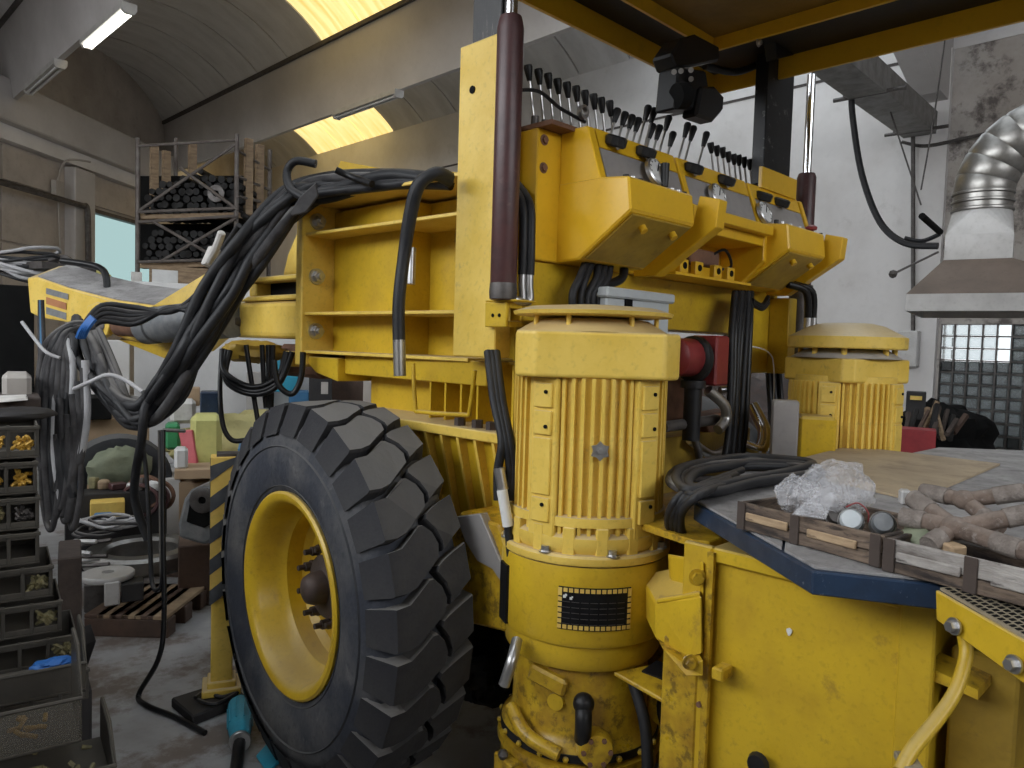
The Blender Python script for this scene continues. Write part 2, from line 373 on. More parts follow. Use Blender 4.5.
# --- far wall (white) with two glass-block windows
WX = 14.0
wl = MB()
def wquad(y0, y1, z0, z1, mb): mb.mm((WX, y0, z0), (WX + .3, y1, z1))
GB = [(-1.0, 3.86, .08, 2.08), (5.1, 7.9, .08, 2.08)]
wquad(7.9, 30, 0, 6.6, wl); wquad(3.9, 7.9, 2.08, 6.6, wl); wquad(3.9, 5.1, 0, 2.08, wl); wquad(5.1, 7.9, 0, .08, wl)
wf = wl.build('wall_far', 'wall_white', kind='structure')
ws = MB(); wquad(-9, 3.9, 2.08, 8, ws); wquad(-9, -1, 0, 2.08, ws); wquad(-1, 3.9, 0, .08, ws); wquad(3.86, 3.9, 0, 2.08, ws)
ws.build('wall_stained', 'wall_stain', kind='structure')
n = 0
for gi, (y0, y1, z0, z1) in enumerate(GB):
    fr = MB()
    cols = int(round((y1 - y0) / .2)); rows = 10; cw = (y1 - y0) / cols; rh = (z1 - z0) / rows
    for i in range(cols + 1): fr.mm((WX + .02, y0 + i * cw - .012, z0), (WX + .11, y0 + i * cw + .012, z1))
    for j in range(rows + 1): fr.mm((WX + .021, y0, z0 + j * rh - .012), (WX + .109, y1, z0 + j * rh + .012))
    fr.mm((WX + .12, y0, z0), (WX + .14, y1, z1 - .62)); fr.mm((WX + .12, y0, z1 - .62), (WX + .14, y1 - 1.0 if gi == 0 else y1, z1))  # backing plates added to block the sky, open behind one bright corner
    win = fr.build('window_%d' % (gi + 1), 'steel_dark', kind='structure')
    proto = {}
    for i in range(cols):
        for j in range(rows):
            c = Vector((WX + .06, y0 + (i + .5) * cw, z0 + (j + .5) * rh))
            mname = 'block_clear' if (j > 6 and gi == 0 and y0 + i * cw > 2.9) or random.random() < .12 else 'block_glass'
            if mname not in proto:
                b = MB(); hw, hh = cw / 2 - .014, rh / 2 - .014
                b.add([(-.035 * s, y, z) for s in (0, 1) for (y, z) in [(-hw * (1 - .25 * s), -hh * (1 - .25 * s)), (hw * (1 - .25 * s), -hh * (1 - .25 * s)), (hw * (1 - .25 * s), hh * (1 - .25 * s)), (-hw * (1 - .25 * s), hh * (1 - .25 * s))]],
                      [(4, 5, 6, 7)[::-1], (0, 1, 5, 4)[::-1], (1, 2, 6, 5)[::-1], (2, 3, 7, 6)[::-1], (3, 0, 4, 7)[::-1], (0, 1, 2, 3)])
                b.v = [v + c for v in b.v]
                proto[mname] = b.build('glass_block', mname, win, org=c)
            else: share(proto[mname], c, win)
# pilaster and concrete bracket on the far wall
p = MB(); p.mm((WX - .12, 3.9, 0), (WX, 4.32, 6.6)); p.build('trim_1', 'wall_white', kind='structure')
p = MB(); p.prism([(WX - 2.2, 3.92, 7.6), (WX - 2.2, 3.92, 6.5), (WX - .5, 3.92, 5.8), (WX, 3.92, 5.75), (WX, 3.92, 7.6)], (0, .42, 0)); p.build('trim_2', 'concrete_beam', kind='structure')
sm = MB(); sm.mm((WX - .012, 4.4, 6.55), (WX - .001, 26, 6.6)); sm.build('trim_3', 'vault_seam', kind='structure')
# --- skewed end wall on the left with its window, ledge and panels
X0, X1 = -7.0, 14.0
wl = MB()
def lwbox(mb, xa, xb, z0, z1, off0, off1):
    a = Vector((xa, lw(xa), 0)); b = Vector((xb, lw(xb), 0))
    mb.prism([a + LWN * off0 + Vector((0, 0, z0)), b + LWN * off0 + Vector((0, 0, z0)), b + LWN * off1 + Vector((0, 0, z0)), a + LWN * off1 + Vector((0, 0, z0))], (0, 0, z1 - z0))
WA, WB, WZ0, WZ1 = 6.15, 9.6, 2.5, 4.78
lwbox(wl, X0, WA, 0, 9, 0, -.3); lwbox(wl, WB, X1, 0, 9, 0, -.3); lwbox(wl, WA, WB, 0, WZ0, 0, -.3); lwbox(wl, WA, WB, WZ1, 9, 0, -.3)
wl.build('wall_left', 'wall_panel', kind='structure')
gw = MB(); lwbox(gw, WA, WB, WZ0, WZ1, -.2, -.215)
wn = gw.build('window_3', 'window_glass', kind='structure')
fr = MB(); lwbox(fr, WA, WB, WZ1 - .1, WZ1, .02, -.19); lwbox(fr, WA, WA + .1, WZ0, WZ1 - .1, .02, -.19); lwbox(fr, WB - .1, WB, WZ0, WZ1 - .1, .02, -.19); lwbox(fr, WA, WB, WZ0, WZ0 + .08, .05, -.19)
fr.build('window_frame', 'steel_dark', wn)
lb = MB(); lwbox(lb, X0, X1, 6.0, 6.9, .5, 0); lb.build('trim_4', 'concrete_beam', kind='structure', bevel=.03)
lb = MB(); lwbox(lb, X0, X1, 5.66, 5.99, .25, 0); lb.build('trim_5', 'wall_white', kind='structure')
for k, (xa, xb) in enumerate([(X0, 2.2), (2.25, 3.7), (3.75, 5.05), (5.6, 6.1), (6.15, 9.5)]):
    pn = MB(); lwbox(pn, xa, xb, 4.85, 5.6, .07, 0); pn.build('wall_panel', 'wall_panel', bpy.data.objects['wall_left'])
for k, (xa, xb) in enumerate([(X0, 2.2), (2.25, 3.7), (3.75, 5.05)]):
    pn = MB(); lwbox(pn, xa, xb, 3.5, 4.75, .05, 0); pn.build('wall_panel', 'wall_panel', bpy.data.objects['wall_left'])
    pn = MB(); lwbox(pn, xa, xb, 1.9, 3.44, .05, 0); pn.build('wall_panel', 'wall_panel', bpy.data.objects['wall_left'])
cp = MB(); lwbox(cp, 5.35, 5.95, 0, 5.6, .3, 0); cp.build('trim_6', 'concrete_beam', kind='structure', bevel=.02)
pp = MB(); a = lwp(-20, 176, .4); b = lwp(84, 206, .4); pp.tube([a, b], .07, 8, smooth=False); pp.tube([b, b + Vector((.1, .05, -.25)), b + Vector((.12, .05, -2.6))], .07, 8)
tag(pp.build('wall_pipe', 'steel_dark', smooth=40), 'dark pipe along the left wall below the concrete ledge, turning down beside the window', 'pipe')
jb = MB(); c = lwp(58, 190, .2); jb.box(c, (.3, .12, .42), Matrix.Rotation(math.atan2(LWD.y, LWD.x), 3, 'Z')); jb.tube([c + Vector((0, 0, .2)), c + Vector((.2, .1, .75)), c + Vector((.9, .7, .95))], .025, 6); jb.tube([c, c + Vector((.03, 0, -1)), c + Vector((.1, 0, -2.4))], .02, 6)
tag(jb.build('junction_box', 'plaster_grey', smooth=40), 'small grey junction box with conduits on the left wall', 'junction box')
# --- roof: concrete beams and barrel vaults of separate sheets, some of them yellow skylights
BX = [-1.1, 4.0, 9.1, 14.0]
for k, x in enumerate(BX):
    b = MB(); y1 = lw(x) if x < 13 else 30
    pr = [(x - .10, 6.5), (x, 6.5), (x + .12, 8.05), (x - .32, 8.05)] if x < 13 else [(x - .02, 6.6), (x + .4, 6.6), (x + .4, 8.1), (x - .06, 8.1)]
    b.prism([(px, -9, pz) for px, pz in pr], (0, y1 + 9, 0)); b.build('trim_%d' % (7 + k), 'concrete_beam' if x < 13 else 'wall_white', kind='structure')
ce = None; SEG = 1.5; nwin = 4
for k, x in enumerate(BX[1:3]):
    b = MB(); b.mm((x - .37, -9, 7.93), (x - .29, lw(x) - .3, 8.02)); b.build('trim_%d' % (12 + k), 'vault_seam', kind='structure')
for bay in range(4):
    xa = (BX[bay - 1] + .1) if bay else -7.0
    xb = BX[bay] - .30 if bay < 3 else BX[bay] - .04
    w = xb - xa; rise = .95; NA = 16
    R_ = (w * w / 4 + rise * rise) / (2 * rise); th = math.asin(w / 2 / R_)
    def arc(t, extra=0): a = -th + 2 * th * t; return (xa + w / 2 + (R_ + extra) * math.sin(a), 8.0 + rise - R_ + (R_ + extra) * math.cos(a))
    back = MB(); ys = [-9, 31]
    pts = [arc(i / NA, .12) for i in range(NA + 1)]
    back.add([(x, y, z) for y in ys for x, z in pts], [(i, i + 1, i + 1 + NA + 1, i + NA + 1) for i in range(NA)])
    proto = None; root = back.build('ceiling' if bay == 0 else 'ceiling_bay', 'vault_seam', kind='structure') if False else None
    sheet = MB(); P = []
    for y in (0, SEG - .05):
        for off in (0, .05): P += [(x, y, z) for x, z in [arc(i / NA, off) for i in range(NA + 1)]]
    K = NA + 1; F = []
    for i in range(NA):
        F += [(i, i + 1, 2 * K + i + 1, 2 * K + i)[::-1], (K + i, 3 * K + i, 3 * K + i + 1, K + i + 1)[::-1], (i, K + i, K + i + 1, i + 1)[::-1], (2 * K + i, 2 * K + i + 1, 3 * K + i + 1, 3 * K + i)[::-1]]
    sheet.add(P, F)
    sky = {1: [(2, 5)], 2: [(11.9, 15.1), (0.0, 4.6)], 3: [(19.6, 24.6), (4.4, 9.1)], 0: [(2, 5)]}[bay]
    # carrier strips over the joints
    car = MB(); y = -9
    while y < 30:
        for off in (.052,):
            P = []
            for yy in (y - .12, y + .1): P += [(x, yy, z) for x, z in [arc(i / NA, off) for i in range(NA + 1)]]
            car.add(P, [(i, i + 1, K + i + 1, K + i)[::-1] for i in range(NA)])
        y += SEG
    ce = car.build('ceiling' if bay == 0 else 'ceiling.%03d' % bay, 'vault_seam', kind='structure')
    y = -9; org = Vector((0, 0, 0)); proto = None; skyp = {}
    while y < 30:
        is_sky = any(a <= y + SEG / 2 <= b for a, b in sky)
        cut = lw(xa) + 2.5
        if y > lw(xb) + 1 and bay < 3: break
        if is_sky:
            sm_ = 'skylight' if y > 9.5 else 'rooflight_clear'
            if sm_ not in skyp:
                skyp[sm_] = sheet.build('window_%d' % nwin, sm_, kind='structure', org=(0, 0, 0)); skyp[sm_].location = (0, y, 0)
            else: k = skyp[sm_].copy(); COL.objects.link(k); k.location = (0, y, 0); k.name = 'window_%d' % nwin
            nwin += 1
        elif proto is None:
            proto = sheet.build('roof_sheet', 'vault', ce, org=(0, 0, 0)); proto.location = Vector((0, y, 0)) - WLOC[ce.name]
        else:
            k = proto.copy(); COL.objects.link(k); k.parent = ce; k.location = Vector((0, y, 0)) - WLOC[ce.name]
        y += SEG
# closing walls behind the photographer, with the rows of high windows the daylight comes through
bw = MB(); bw.mm((-7.2, -9, 0), (-7, 12, 4.0)); bw.mm((-7.2, -9, 6.6), (-7, 12, 9.2)); bw.mm((-7.2, -9, 4.0), (-7, -1.2, 6.6)); bw.mm((-7.2, 10.2, 4.0), (-7, 12, 6.6)); bw.build('wall_back', 'wall_panel', kind='structure')
bw = MB(); bw.mm((-7, -9.2, 0), (14.3, -9, 4.0)); bw.mm((-7, -9.2, 6.6), (14.3, -9, 9.2)); bw.mm((-7, -9.2, 4.0), (-2.6, -9, 6.6)); bw.mm((5.6, -9.2, 4.0), (14.3, -9, 6.6)); bw.build('wall_right', 'wall_panel', kind='structure')
# unseen L-shaped partition, added to shade the lower part of the machine
bw = MB(); bw.mm((-1.4, -2.0, 0), (-1.2, 6.5, 1.95)); bw.mm((-1.2, -2.0, 0), (4.5, -1.8, 1.7)); bw.build('wall_shade', 'wall_panel', kind='structure')
# --- fluorescent lamps under the roof beams
def lamp(x, y0, y1, lit, label):
    t = thing('fluorescent_lamp', (x, (y0 + y1) / 2, 6.3), label, 'lamp', 'fluorescent lamps under the roof beams')
    b = MB(); b.mm((x - .11, y0, 6.40), (x + .11, y1, 6.5)); b.prism([(x - .11, y0, 6.40), (x + .11, y0, 6.40), (x + .07, y0, 6.34), (x - .07, y0, 6.34)], (0, .06, 0)); b.prism([(x - .11, y1 - .06, 6.40), (x + .11, y1 - .06, 6.40), (x + .07, y1 - .06, 6.34), (x - .07, y1 - .06, 6.34)], (0, .06, 0)); b.build('housing', 'lamp_body', t)
    for s in (-1, 1):
        b = MB(); b.cyl((x + s * .045, y0 + .06, 6.37), (x + s * .045, y1 - .06, 6.37), .022, 10); b.build('tube', 'tube_lit' if lit else 'white_plastic', t, smooth=40)
lamp(4.0, 12.4, 14.5, True, 'lit fluorescent lamp glowing white under the leftmost roof beam')
lamp(3.95, 15.9, 18.2, False, 'unlit fluorescent lamp at the far end of the leftmost roof beam')
lamp(9.0, 12.4, 14.7, False, 'unlit fluorescent lamp under the long middle roof beam, above the yellow skylight')
# --- right-hand wall fittings: steel channel, conduits, hanging hoses, socket box
ch = MB(); a = at(806, 66, X=9.2); b = at(906, 138, X=13.8)
dz = Vector((0, 0, 1)); dr = (b - a).normalized(); sd = dr.cross(dz).normalized()
ch.prism([a, a + sd * .42, a + sd * .42 + dz * .05, a + dz * .05], b - a); ch.prism([a, a - sd * .04, a - sd * .04 + dz * .36, a + dz * .36], b - a); ch.prism([a + sd * .42, a + sd * .46, a + sd * .46 + dz * .36, a + sd * .42 + dz * .36], b - a)
tag(ch.build('steel_channel', 'channel_grey'), 'long grey steel channel beam hanging below the roof at the far white wall', 'channel beam')
for k, px in enumerate((838, 897)):
    h = MB(); q = a.lerp(b, .38 if k == 0 else .93); h.tube([q + sd * .7 + dz * .02, q - sd * .25 + dz * .02], .03, 6, smooth=False); h.tube([q + sd * -.1, q - sd * .1 + dz * .7, q - sd * .5 + dz * 1.0, q - sd * .5 + dz * 1.6], .03, 6)
    tag(h.build('hanger_rod', 'steel_dark', smooth=40), ['bent dark hanger rod at the middle of the grey steel channel', 'bent dark hanger rod at the wall end of the grey steel channel'][k], 'rod', 'hanger rods of the steel channel')
def walltube(name, pts, r, m, label, cat, X=13.8, **k):
    t = MB(); t.tube([at(x, y, X=X) for x, y in pts], r, 6, **k); return tag(t.build(name, m, smooth=50), label, cat)
walltube('conduit', [(912, 36), (913, 120), (913, 335)], .035, 'steel_dark', 'long vertical dark conduit on the white pilaster', 'conduit')
walltube('pull_wire', [(868, 36), (890, 110), (921, 205)], .012, 'steel_dark', 'thin slanting wire from the roof to the black pull handle, left one', 'wire', X=12)
walltube('pull_wire', [(947, 24), (935, 110), (921, 190)], .012, 'steel_dark', 'thin slanting wire from the roof to the black pull handle, right one', 'wire', X=12)
walltube('wall_cable', [(902, 142), (925, 146), (962, 139), (1010, 128)], .03, 'steel_dark', 'dark cable across the stained wall behind the duct elbow', 'cable', X=13.85)
walltube('air_hose', [(851, 88), (853, 120), (862, 175), (880, 222), (905, 243), (938, 246)], .045, 'hose', 'dark air hose hanging in a long curve from the channel beam to the hood', 'hose', X=11)
walltube('air_hose', [(905, 238), (922, 241), (940, 234)], .03, 'hose', 'short dark hose running into the hood neck', 'hose', X=11)
sb = MB(); c = at(908, 349, X=13.8); sb.box(c, (.14, .34, .62)); sb.build('socket_box', 'galv_dull', label='grey socket box low on the white pilaster beside the right motor', cat='socket box', bevel=.02)
# --- welding-fume hood with its spiral duct
HD = 5.0
hood = thing('fume_hood', at(985, 330, D=HD), 'brown and galvanised fume hood with fat ribbed metal duct elbow above it', 'hood')
def hd(px, py, off=0): return at(px, py, D=HD + off)
C0 = hd(1012, 300)                                   # hood centre
hx = Vector((S2, -S2, 0)).normalized(); hy = Vector((S2, S2, 0))
fwd = (hx * .56 + hy * .83).normalized(); rgt = fwd.cross(dz)
zb, zl, zt = at(917, 308, D=HD).z, at(917, 290, D=HD).z, at(940, 250, D=HD).z
def rect(cx, half, half2, z): 
    c = Vector((cx.x, cx.y, 0)); return [c + rgt * sx * half + fwd * sy * half2 + dz * z for sx, sy in ((-1, -1), (1, -1), (1, 1), (-1, 1))]
def frust(A, B, name, m, hollow=False):
    b = MB(); b.add(A + B, [(0, 1, 5, 4), (1, 2, 6, 5), (2, 3, 7, 6), (3, 0, 4, 7)] + ([] if hollow else [(3, 2, 1, 0), (4, 5, 6, 7)])); 
    o = b.build(name, m, hood)
    if hollow: s = o.modifiers.new('thick', 'SOLIDIFY'); s.thickness = .012; s.offset = -1
    return o
hc = C0 + fwd * .55
hw_ = (at(1012, 300, D=HD) - at(917, 300, D=HD)).length
frust(rect(hc, hw_, .55, zb), rect(hc, hw_, .55, zl), 'hood_rim', 'galv_dull', True)
nk = hc - rgt * (hw_ - (at(978, 245, D=HD) - at(917, 245, D=HD)).length) 
nw = (at(1003, 245, D=HD) - at(940, 245, D=HD)).length / 2
frust(rect(hc, hw_, .55, zl), rect(nk, nw, nw, zt), 'hood_skirt', 'hood_brown', True)
zn = at(940, 223, D=HD).z
frust(rect(nk, nw, nw, zt - .005), rect(nk, nw, nw, zn), 'neck', 'galv_dull')
tr = MB(); zd = at(950, 196, D=HD).z; rd = (at(1005, 190, D=HD) - at(947, 190, D=HD)).length / 2
A = rect(nk, nw, nw, zn); NN = 24; ring = []; cc = Vector((nk.x, nk.y, 0))
Bv = [cc + (rgt * math.cos(t) + fwd * math.sin(t)) * rd + dz * zd for t in [math.pi * 1.25 + 2 * math.pi * i / NN for i in range(NN)]]
F = []
for q in range(4):
    for i in range(q * 6, q * 6 + 6): F.append((q if i < q * 6 + 3 else (q + 1) % 4, 4 + (i + 1) % NN, 4 + i)[::-1])
    F.append((q, (q + 1) % 4, 4 + q * 6 + 3))
tr.add(A + Bv, F); tr.build('transition_cone', 'galv_dull', hood)
rings = [cc + dz * zd, cc + dz * (zd + .10)]
RB = (at(1040, 175, D=HD) - at(976, 175, D=HD)).length * 1.15
top = cc + dz * (zd + .12); cen = top + rgt * RB
for i, z in enumerate((0, .06, .12)):
    d = MB(); d.lathe([(rd + .001, z), (rd + .012, z + .008), (rd + .012, z + .02), (rd + .001, z + .028)], cc + dz * zd, n=32); d.build('duct_collar', 'galv', hood, smooth=40)
d = MB(); d.lathe([(rd, 0), (rd, .13)], cc + dz * zd, n=32); d.build('duct_straight', 'galv', hood, smooth=40)
NS = 8
for i in range(NS):
    a0, a1 = math.pi / 2 * 1.25 * i / NS, math.pi / 2 * 1.25 * (i + 1) / NS
    sg = MB(); P = []
    for a, rr in ((a0, rd * 1.0), (a0 + .03, rd * 1.03), (a1 - .03, rd * 1.03), (a1, rd * 1.0)):
        c = cen + (-rgt * math.cos(a) + dz * math.sin(a)) * RB; u = (-rgt * math.cos(a) + dz * math.sin(a))
        P += [c + (u * math.cos(t) + fwd * math.sin(t)) * rr for t in [2 * math.pi * k / 32 for k in range(32)]]
    F = []
    for k in range(3):
        for j in range(32): F.append((k * 32 + j, k * 32 + (j + 1) % 32, (k + 1) * 32 + (j + 1) % 32, (k + 1) * 32 + j))
    sg.add(P, F); sg.build('duct_segment', 'galv', hood, smooth=60)
hl = MB(); a = at(922, 216, D=HD - .1); b = at(940, 232, D=HD + .2); hl.cyl(a, b, .022, 12); hl.build('pull_handle', 'black_matte', hood, smooth=40, label='black pull handle')
sc_ = MB(); sc_.tube([at(893, 274, D=HD + .2), at(938, 252, D=HD + .35)], .008, 6, smooth=False); sc_.sph(at(893, 274, D=HD + .2), .03, 8); sc_.build('damper_wire', 'steel_dark', hood)
# ================================================================== the yellow machine
RIG = thing('drilling_machine', (2.4, 1.8, 0), 'large yellow hydraulic drilling machine on black rubber tyres, filling the hall', 'machine')
UP = Vector((0, 0, 1))
def part(mb, name, m, parent=None, **k): return mb.build(name, m, parent or RIG, **k)
def XY(px, py, X): p = at(px, py, X=X); return (p.y, p.z)
# ---------------- wheel and tyre
TH = math.radians(3.2)
def make_wheel(T, th, side=-1, lugs=True):
    wd = Vector((math.sin(th), math.cos(th), 0)); ax = Vector((-math.cos(th), math.sin(th), 0)) * (1 if side < 0 else -1)
    R = .655
    prof = [(.335, .128), (.352, .150), (.385, .163), (.45, .172), (.52, .168), (.565, .155), (.592, .135), (.606, .08), (.610, 0), (.606, -.08), (.592, -.135), (.565, -.155), (.52, -.168), (.45, -.172), (.385, -.163), (.352, -.15), (.335, -.128)]
    t = MB(); t.lathe(prof, T, ax, n=96, closed=True); ty = part(t, 'tyre', 'tyre_wall', smooth=50, org=T, label='big black off-road tyre with worn lugs')
    for rr, ww in ((.365, .157), (.50, .1715)):
        g = MB(); g.lathe([(rr, ww - .004), (rr + .004, ww + .003), (rr + .008, ww - .004)], T, ax, n=96, closed=True); g.build('bead_ring', 'tyre', ty, smooth=60)
    NL = 26; K = 2 * math.pi / NL
    def pos(s, w, r): 
        a = math.pi - s / R; return T + (wd * math.cos(a) + UP * math.sin(a)) * r + ax * w
    def top(w): return R - .30 * w * w
    outer = [(0, .138), (0, .098), (.012, .062), (.048, .018), (.086, -.030), (.126, -.040), (.165, -.026), (.190, .0), (.190, .016), (.160, .054), (.132, .090), (.126, .138)]
    inner = [(.104, -.050), (.128, -.054), (.170, -.041), (.206, -.014), (.222, -.020), (.238, -.046), (.258, -.09), (.276, -.138), (.164, -.138), (.138, -.098)]
    for pl, wrap in ((outer, True), (inner, True)):
        proto = None
        b = MB(); n = len(pl); cs = sum(p[0] for p in pl) / n; cw = sum(p[1] for p in pl) / n
        sh = lambda p, k: (cs + (p[0] - cs) * k, cw + (p[1] - cw) * k)
        def low(p): return .545 if abs(p[1]) > .13 else .596
        lowv = [pos(p[0], p[1] * (1.0 if abs(p[1]) < .13 else 1.25), low(p)) for p in pl]
        midv = [pos(*p, top(p[1]) - .010) for p in pl]
        topv = [pos(*sh(p, .955), top(p[1])) for p in pl]
        F = [(i, (i + 1) % n, n + (i + 1) % n, n + i) for i in range(n)] + [(n + i, n + (i + 1) % n, 2 * n + (i + 1) % n, 2 * n + i) for i in range(n)] + [tuple(range(2 * n, 3 * n))]
        b.add(lowv + midv + topv, F)
        for k in range(NL):
            if proto is None:
                proto = b.build('tread_lug', 'tyre_lug', ty, org=T); proto.location = (0, 0, 0)
            else:
                c = proto.copy(); COL.objects.link(c); c.parent = ty; c.location = (0, 0, 0); c.rotation_mode = 'QUATERNION'
                c.rotation_quaternion = Matrix.Rotation(K * k, 4, ax).to_quaternion()
    # rim
    r = MB()
    r.lathe([(.338, .120), (.348, .140), (.350, .158), (.342, .165), (.326, .162), (.312, .150), (.302, .125), (.296, .07), (.285, .045), (.270, .03), (.268, -.03), (.245, -.055), (.20, -.05), (.135, -.01), (.118, .0), (.06, .0)], T, ax, n=64, caps=False)
    rim = part(r, 'rim', 'yellow', smooth=35, org=T, label='deep yellow wheel rim')
    h = MB(); h.lathe([(.11, 0), (.11, .018), (.085, .022), (.060, .03), (.056, .062), (.046, .085), (.026, .096), (.0001, .099)], T, ax, n=32); h.build('hub', 'brown_hub', rim, smooth=45)
    nut = None
    for k in range(10):
        a = 2 * math.pi * k / 10 + .3; d = wd * math.cos(a) + UP * math.sin(a); p = T + d * .135 + ax * -.008
        b = MB(); b.cyl(p, p + ax * .012, .021, 14); b.cyl(p + ax * .012, p + ax * .036, .017, 6); b.cyl(p + ax * .036, p + ax * .062, .010, 10); b.build('wheel_nut', 'brown_hub', rim, smooth=30)
WHEEL = Vector((1.40, 2.285, .652))
make_wheel(WHEEL, TH)
far = Vector((3.75, 2.35, .652))
t = MB(); t.lathe([(.33, .13), (.45, .17), (.56, .16), (.61, .08), (.62, 0), (.61, -.08), (.56, -.16), (.45, -.17), (.33, -.13)], far, (1, 0, 0), n=48, closed=True); part(t, 'tyre', 'tyre', smooth=50)
r = MB(); r.lathe([(.34, .12), (.30, .1), (.26, 0), (.05, 0)], far, (1, 0, 0), n=32); part(r, 'rim', 'yellow', smooth=40)
axl = MB(); axl.cyl((1.45, 2.29, .652), (3.7, 2.35, .652), .11, 20); part(axl, 'axle', 'yellow_dim', smooth=40)
# ---------------- mast carrier: ribbed box on the left side
PX = 1.86
c = MB(); c.mm((PX, 2.50, 1.44), (2.3, 3.04, 2.10)); part(c, 'carrier_box', 'yellow', bevel=.006)
c = MB(); c.mm((PX + .13, 1.98, 1.40), (2.3, 2.50, 2.10)); part(c, 'carrier_web', 'yellow', bevel=.004)
c = MB(); c.mm((PX + .06, 2.02, 1.42), (PX + .13, 2.12, 2.12)); part(c, 'carrier_strip', 'yellow', bevel=.004)
e = MB(); e.prism([(1.70, 3.04, 1.40), (2.25, 3.04, 1.40), (2.25, 3.04, 2.16), (1.70, 3.04, 2.16)], (0, .055, 0)); ep = part(e, 'end_flange', 'yellow_pale', bevel=.005)
for z in (1.555, 1.80, 2.045):
    b = MB(); b.cyl((1.77, 3.045, z), (1.77, 3.025, z), .036, 18); b.build('washer', 'steel', ep, smooth=40)
    b = MB(); b.cyl((1.77, 3.03, z), (1.77, 3.002, z), .026, 6); b.cyl((1.77, 3.002, z), (1.77, 2.985, z), .015, 12); b.build('bolt', 'steel', ep, smooth=30)
for z, y0, lean in ((1.455, 1.99, 0), (1.625, 1.99, 0), (1.975, 1.99, 0), (2.115, 1.99, 0)):
    b = MB(); b.prism([(1.715, 3.04, z), (PX + .2, 3.04, z), (PX + .2, y0, z), (1.765, y0, z), (1.745, 2.4, z)], (0, 0, .013)); part(b, 'rib', 'yellow_pale', bevel=.002)
b = MB(); b.prism([(1.80, 3.06, 2.13), (1.80, 2.9, 2.30), (1.80, 2.5, 2.20), (1.80, 2.1, 2.14)], (.014, 0, 0)); part(b, 'top_gusset', 'yellow')
b = MB(); b.mm((1.8, 2.0, 2.128), (2.3, 3.3, 2.142)); part(b, 'top_plate', 'yellow')
b = MB(); b.prism([(1.74, 3.10, 1.44), (1.74, 2.98, 1.37), (1.74, 2.8, 1.34), (1.74, 2.8, 1.44)], (.3, 0, 0)); b.mm((1.775, 1.9, 1.372), (2.25, 2.8, 1.46)); part(b, 'lower_skirt', 'yellow', bevel=.004)
b = MB(); b.mm((1.71, 3.13, 1.39), (1.84, 3.22, 1.46)); part(b, 'stop_block', 'yellow_pale', bevel=.005)
for z in (1.56, 1.87):
    b = MB(); b.cyl((PX + .065, 2.07, z), (PX + .03, 2.07, z), .035, 18); b.cyl((PX + .04, 2.07, z), (PX + .005, 2.07, z), .024, 6); part(b, 'clamp_bolt', 'galv_dull', smooth=30)
# ---------------- left mast column with its lift cylinder
b = MB(); b.mm((1.68, 1.765, 1.475), (1.752, 1.975, 2.515)); col = part(b, 'mast_column', 'yellow_pale', bevel=.004)
h = MB(); h.cyl((1.6805, 1.905, 2.36), (1.676, 1.905, 2.36), .013, 14); h.build('pin_hole', 'black_matte', col)
b = MB(); b.mm((1.694, 1.79, 2.51), (1.742, 1.93, 3.1)); part(b, 'inner_mast', 'black_flaked', bevel=.003)
cyx, cyy = 1.66, 1.712
b = MB(); b.lathe([(.038, 0), (.042, .01), (.042, .84), (.038, .86), (.034, .875)], (cyx, cyy, 1.66), n=24); lc = part(b, 'lift_cylinder', 'maroon', smooth=40, label='maroon lift cylinder')
b = MB(); b.cyl((cyx, cyy, 2.5), (cyx, cyy, 3.2), .020, 18); b.build('rod', 'chrome', lc, smooth=40)
b = MB(); b.lathe([(.043, 0), (.045, .02), (.043, .05)], (cyx, cyy, 1.663), n=20); b.build('gland', 'steel_dark', lc, smooth=40)
b = MB(); b.mm((1.655, 1.69, 1.575), (1.668, 1.79, 1.655)); b.mm((1.668, 1.69, 1.575), (1.73, 1.70, 1.595)); b.mm((1.668, 1.69, 1.635), (1.73, 1.70, 1.655)); b.mm((1.72, 1.69, 1.595), (1.73, 1.70, 1.635)); b.mm((1.655, 1.65, 1.655), (1.75, 1.79, 1.662)); br = part(b, 'cylinder_bracket', 'yellow', bevel=.003)
for k in range(2):
    h = MB(); h.cyl((1.6555, 1.72 + .03 * k, 1.612), (1.652, 1.72 + .03 * k, 1.612), .006, 8); h.build('screw_hole', 'black_matte', br)
for k in range(2):
    p0 = Vector((1.722 + .022 * k, 1.69 - .012 * k, 1.71)); b = MB(); b.tube([p0 + Vector((-.05, .02, -.045)), p0 + Vector((0, 0, -.05)), p0, p0 + UP * .04], .013, 8); part(b, 'hose_fitting', 'steel', smooth=50)
    b = MB(); b.tube([p0 + UP * .035, p0 + UP * .14, p0 + Vector((.01, .02, .26)), p0 + Vector((.03, .1, .34))], .015, 10); part(b, 'hose', 'hose', smooth=50)
# ---------------- chassis between the wheel and the motor
b = MB(); b.mm((1.66, 1.70, 1.20), (2.2, 2.75, 1.235)); part(b, 'chassis_ledge', 'yellow_pale', bevel=.004)
b = MB(); b.prism([(1.70, 1.70, 1.20), (2.2, 1.70, 1.20), (2.2, 1.70, .55), (1.80, 1.70, .55), (1.79, 1.70, .78)], (0, 1.05, 0)); part(b, 'chassis_side', 'yellow')
for k in range(8):
    y = 1.74 + k * .088; b = MB(); b.prism([(1.665, y, 1.20), (1.75, y, 1.20), (1.80, y, .78), (1.775, y, .78)], (0, .013, 0)); part(b, 'chassis_rib', 'yellow_pale')
    if k < 6: b = MB(); b.mm((1.78, y + .03, 1.235), (1.9, y + .04, 1.45)); part(b, 'upper_rib', 'yellow')
b = MB(); b.mm((1.88, 1.72, 1.235), (2.2, 2.75, 1.46)); part(b, 'upper_web', 'yellow')
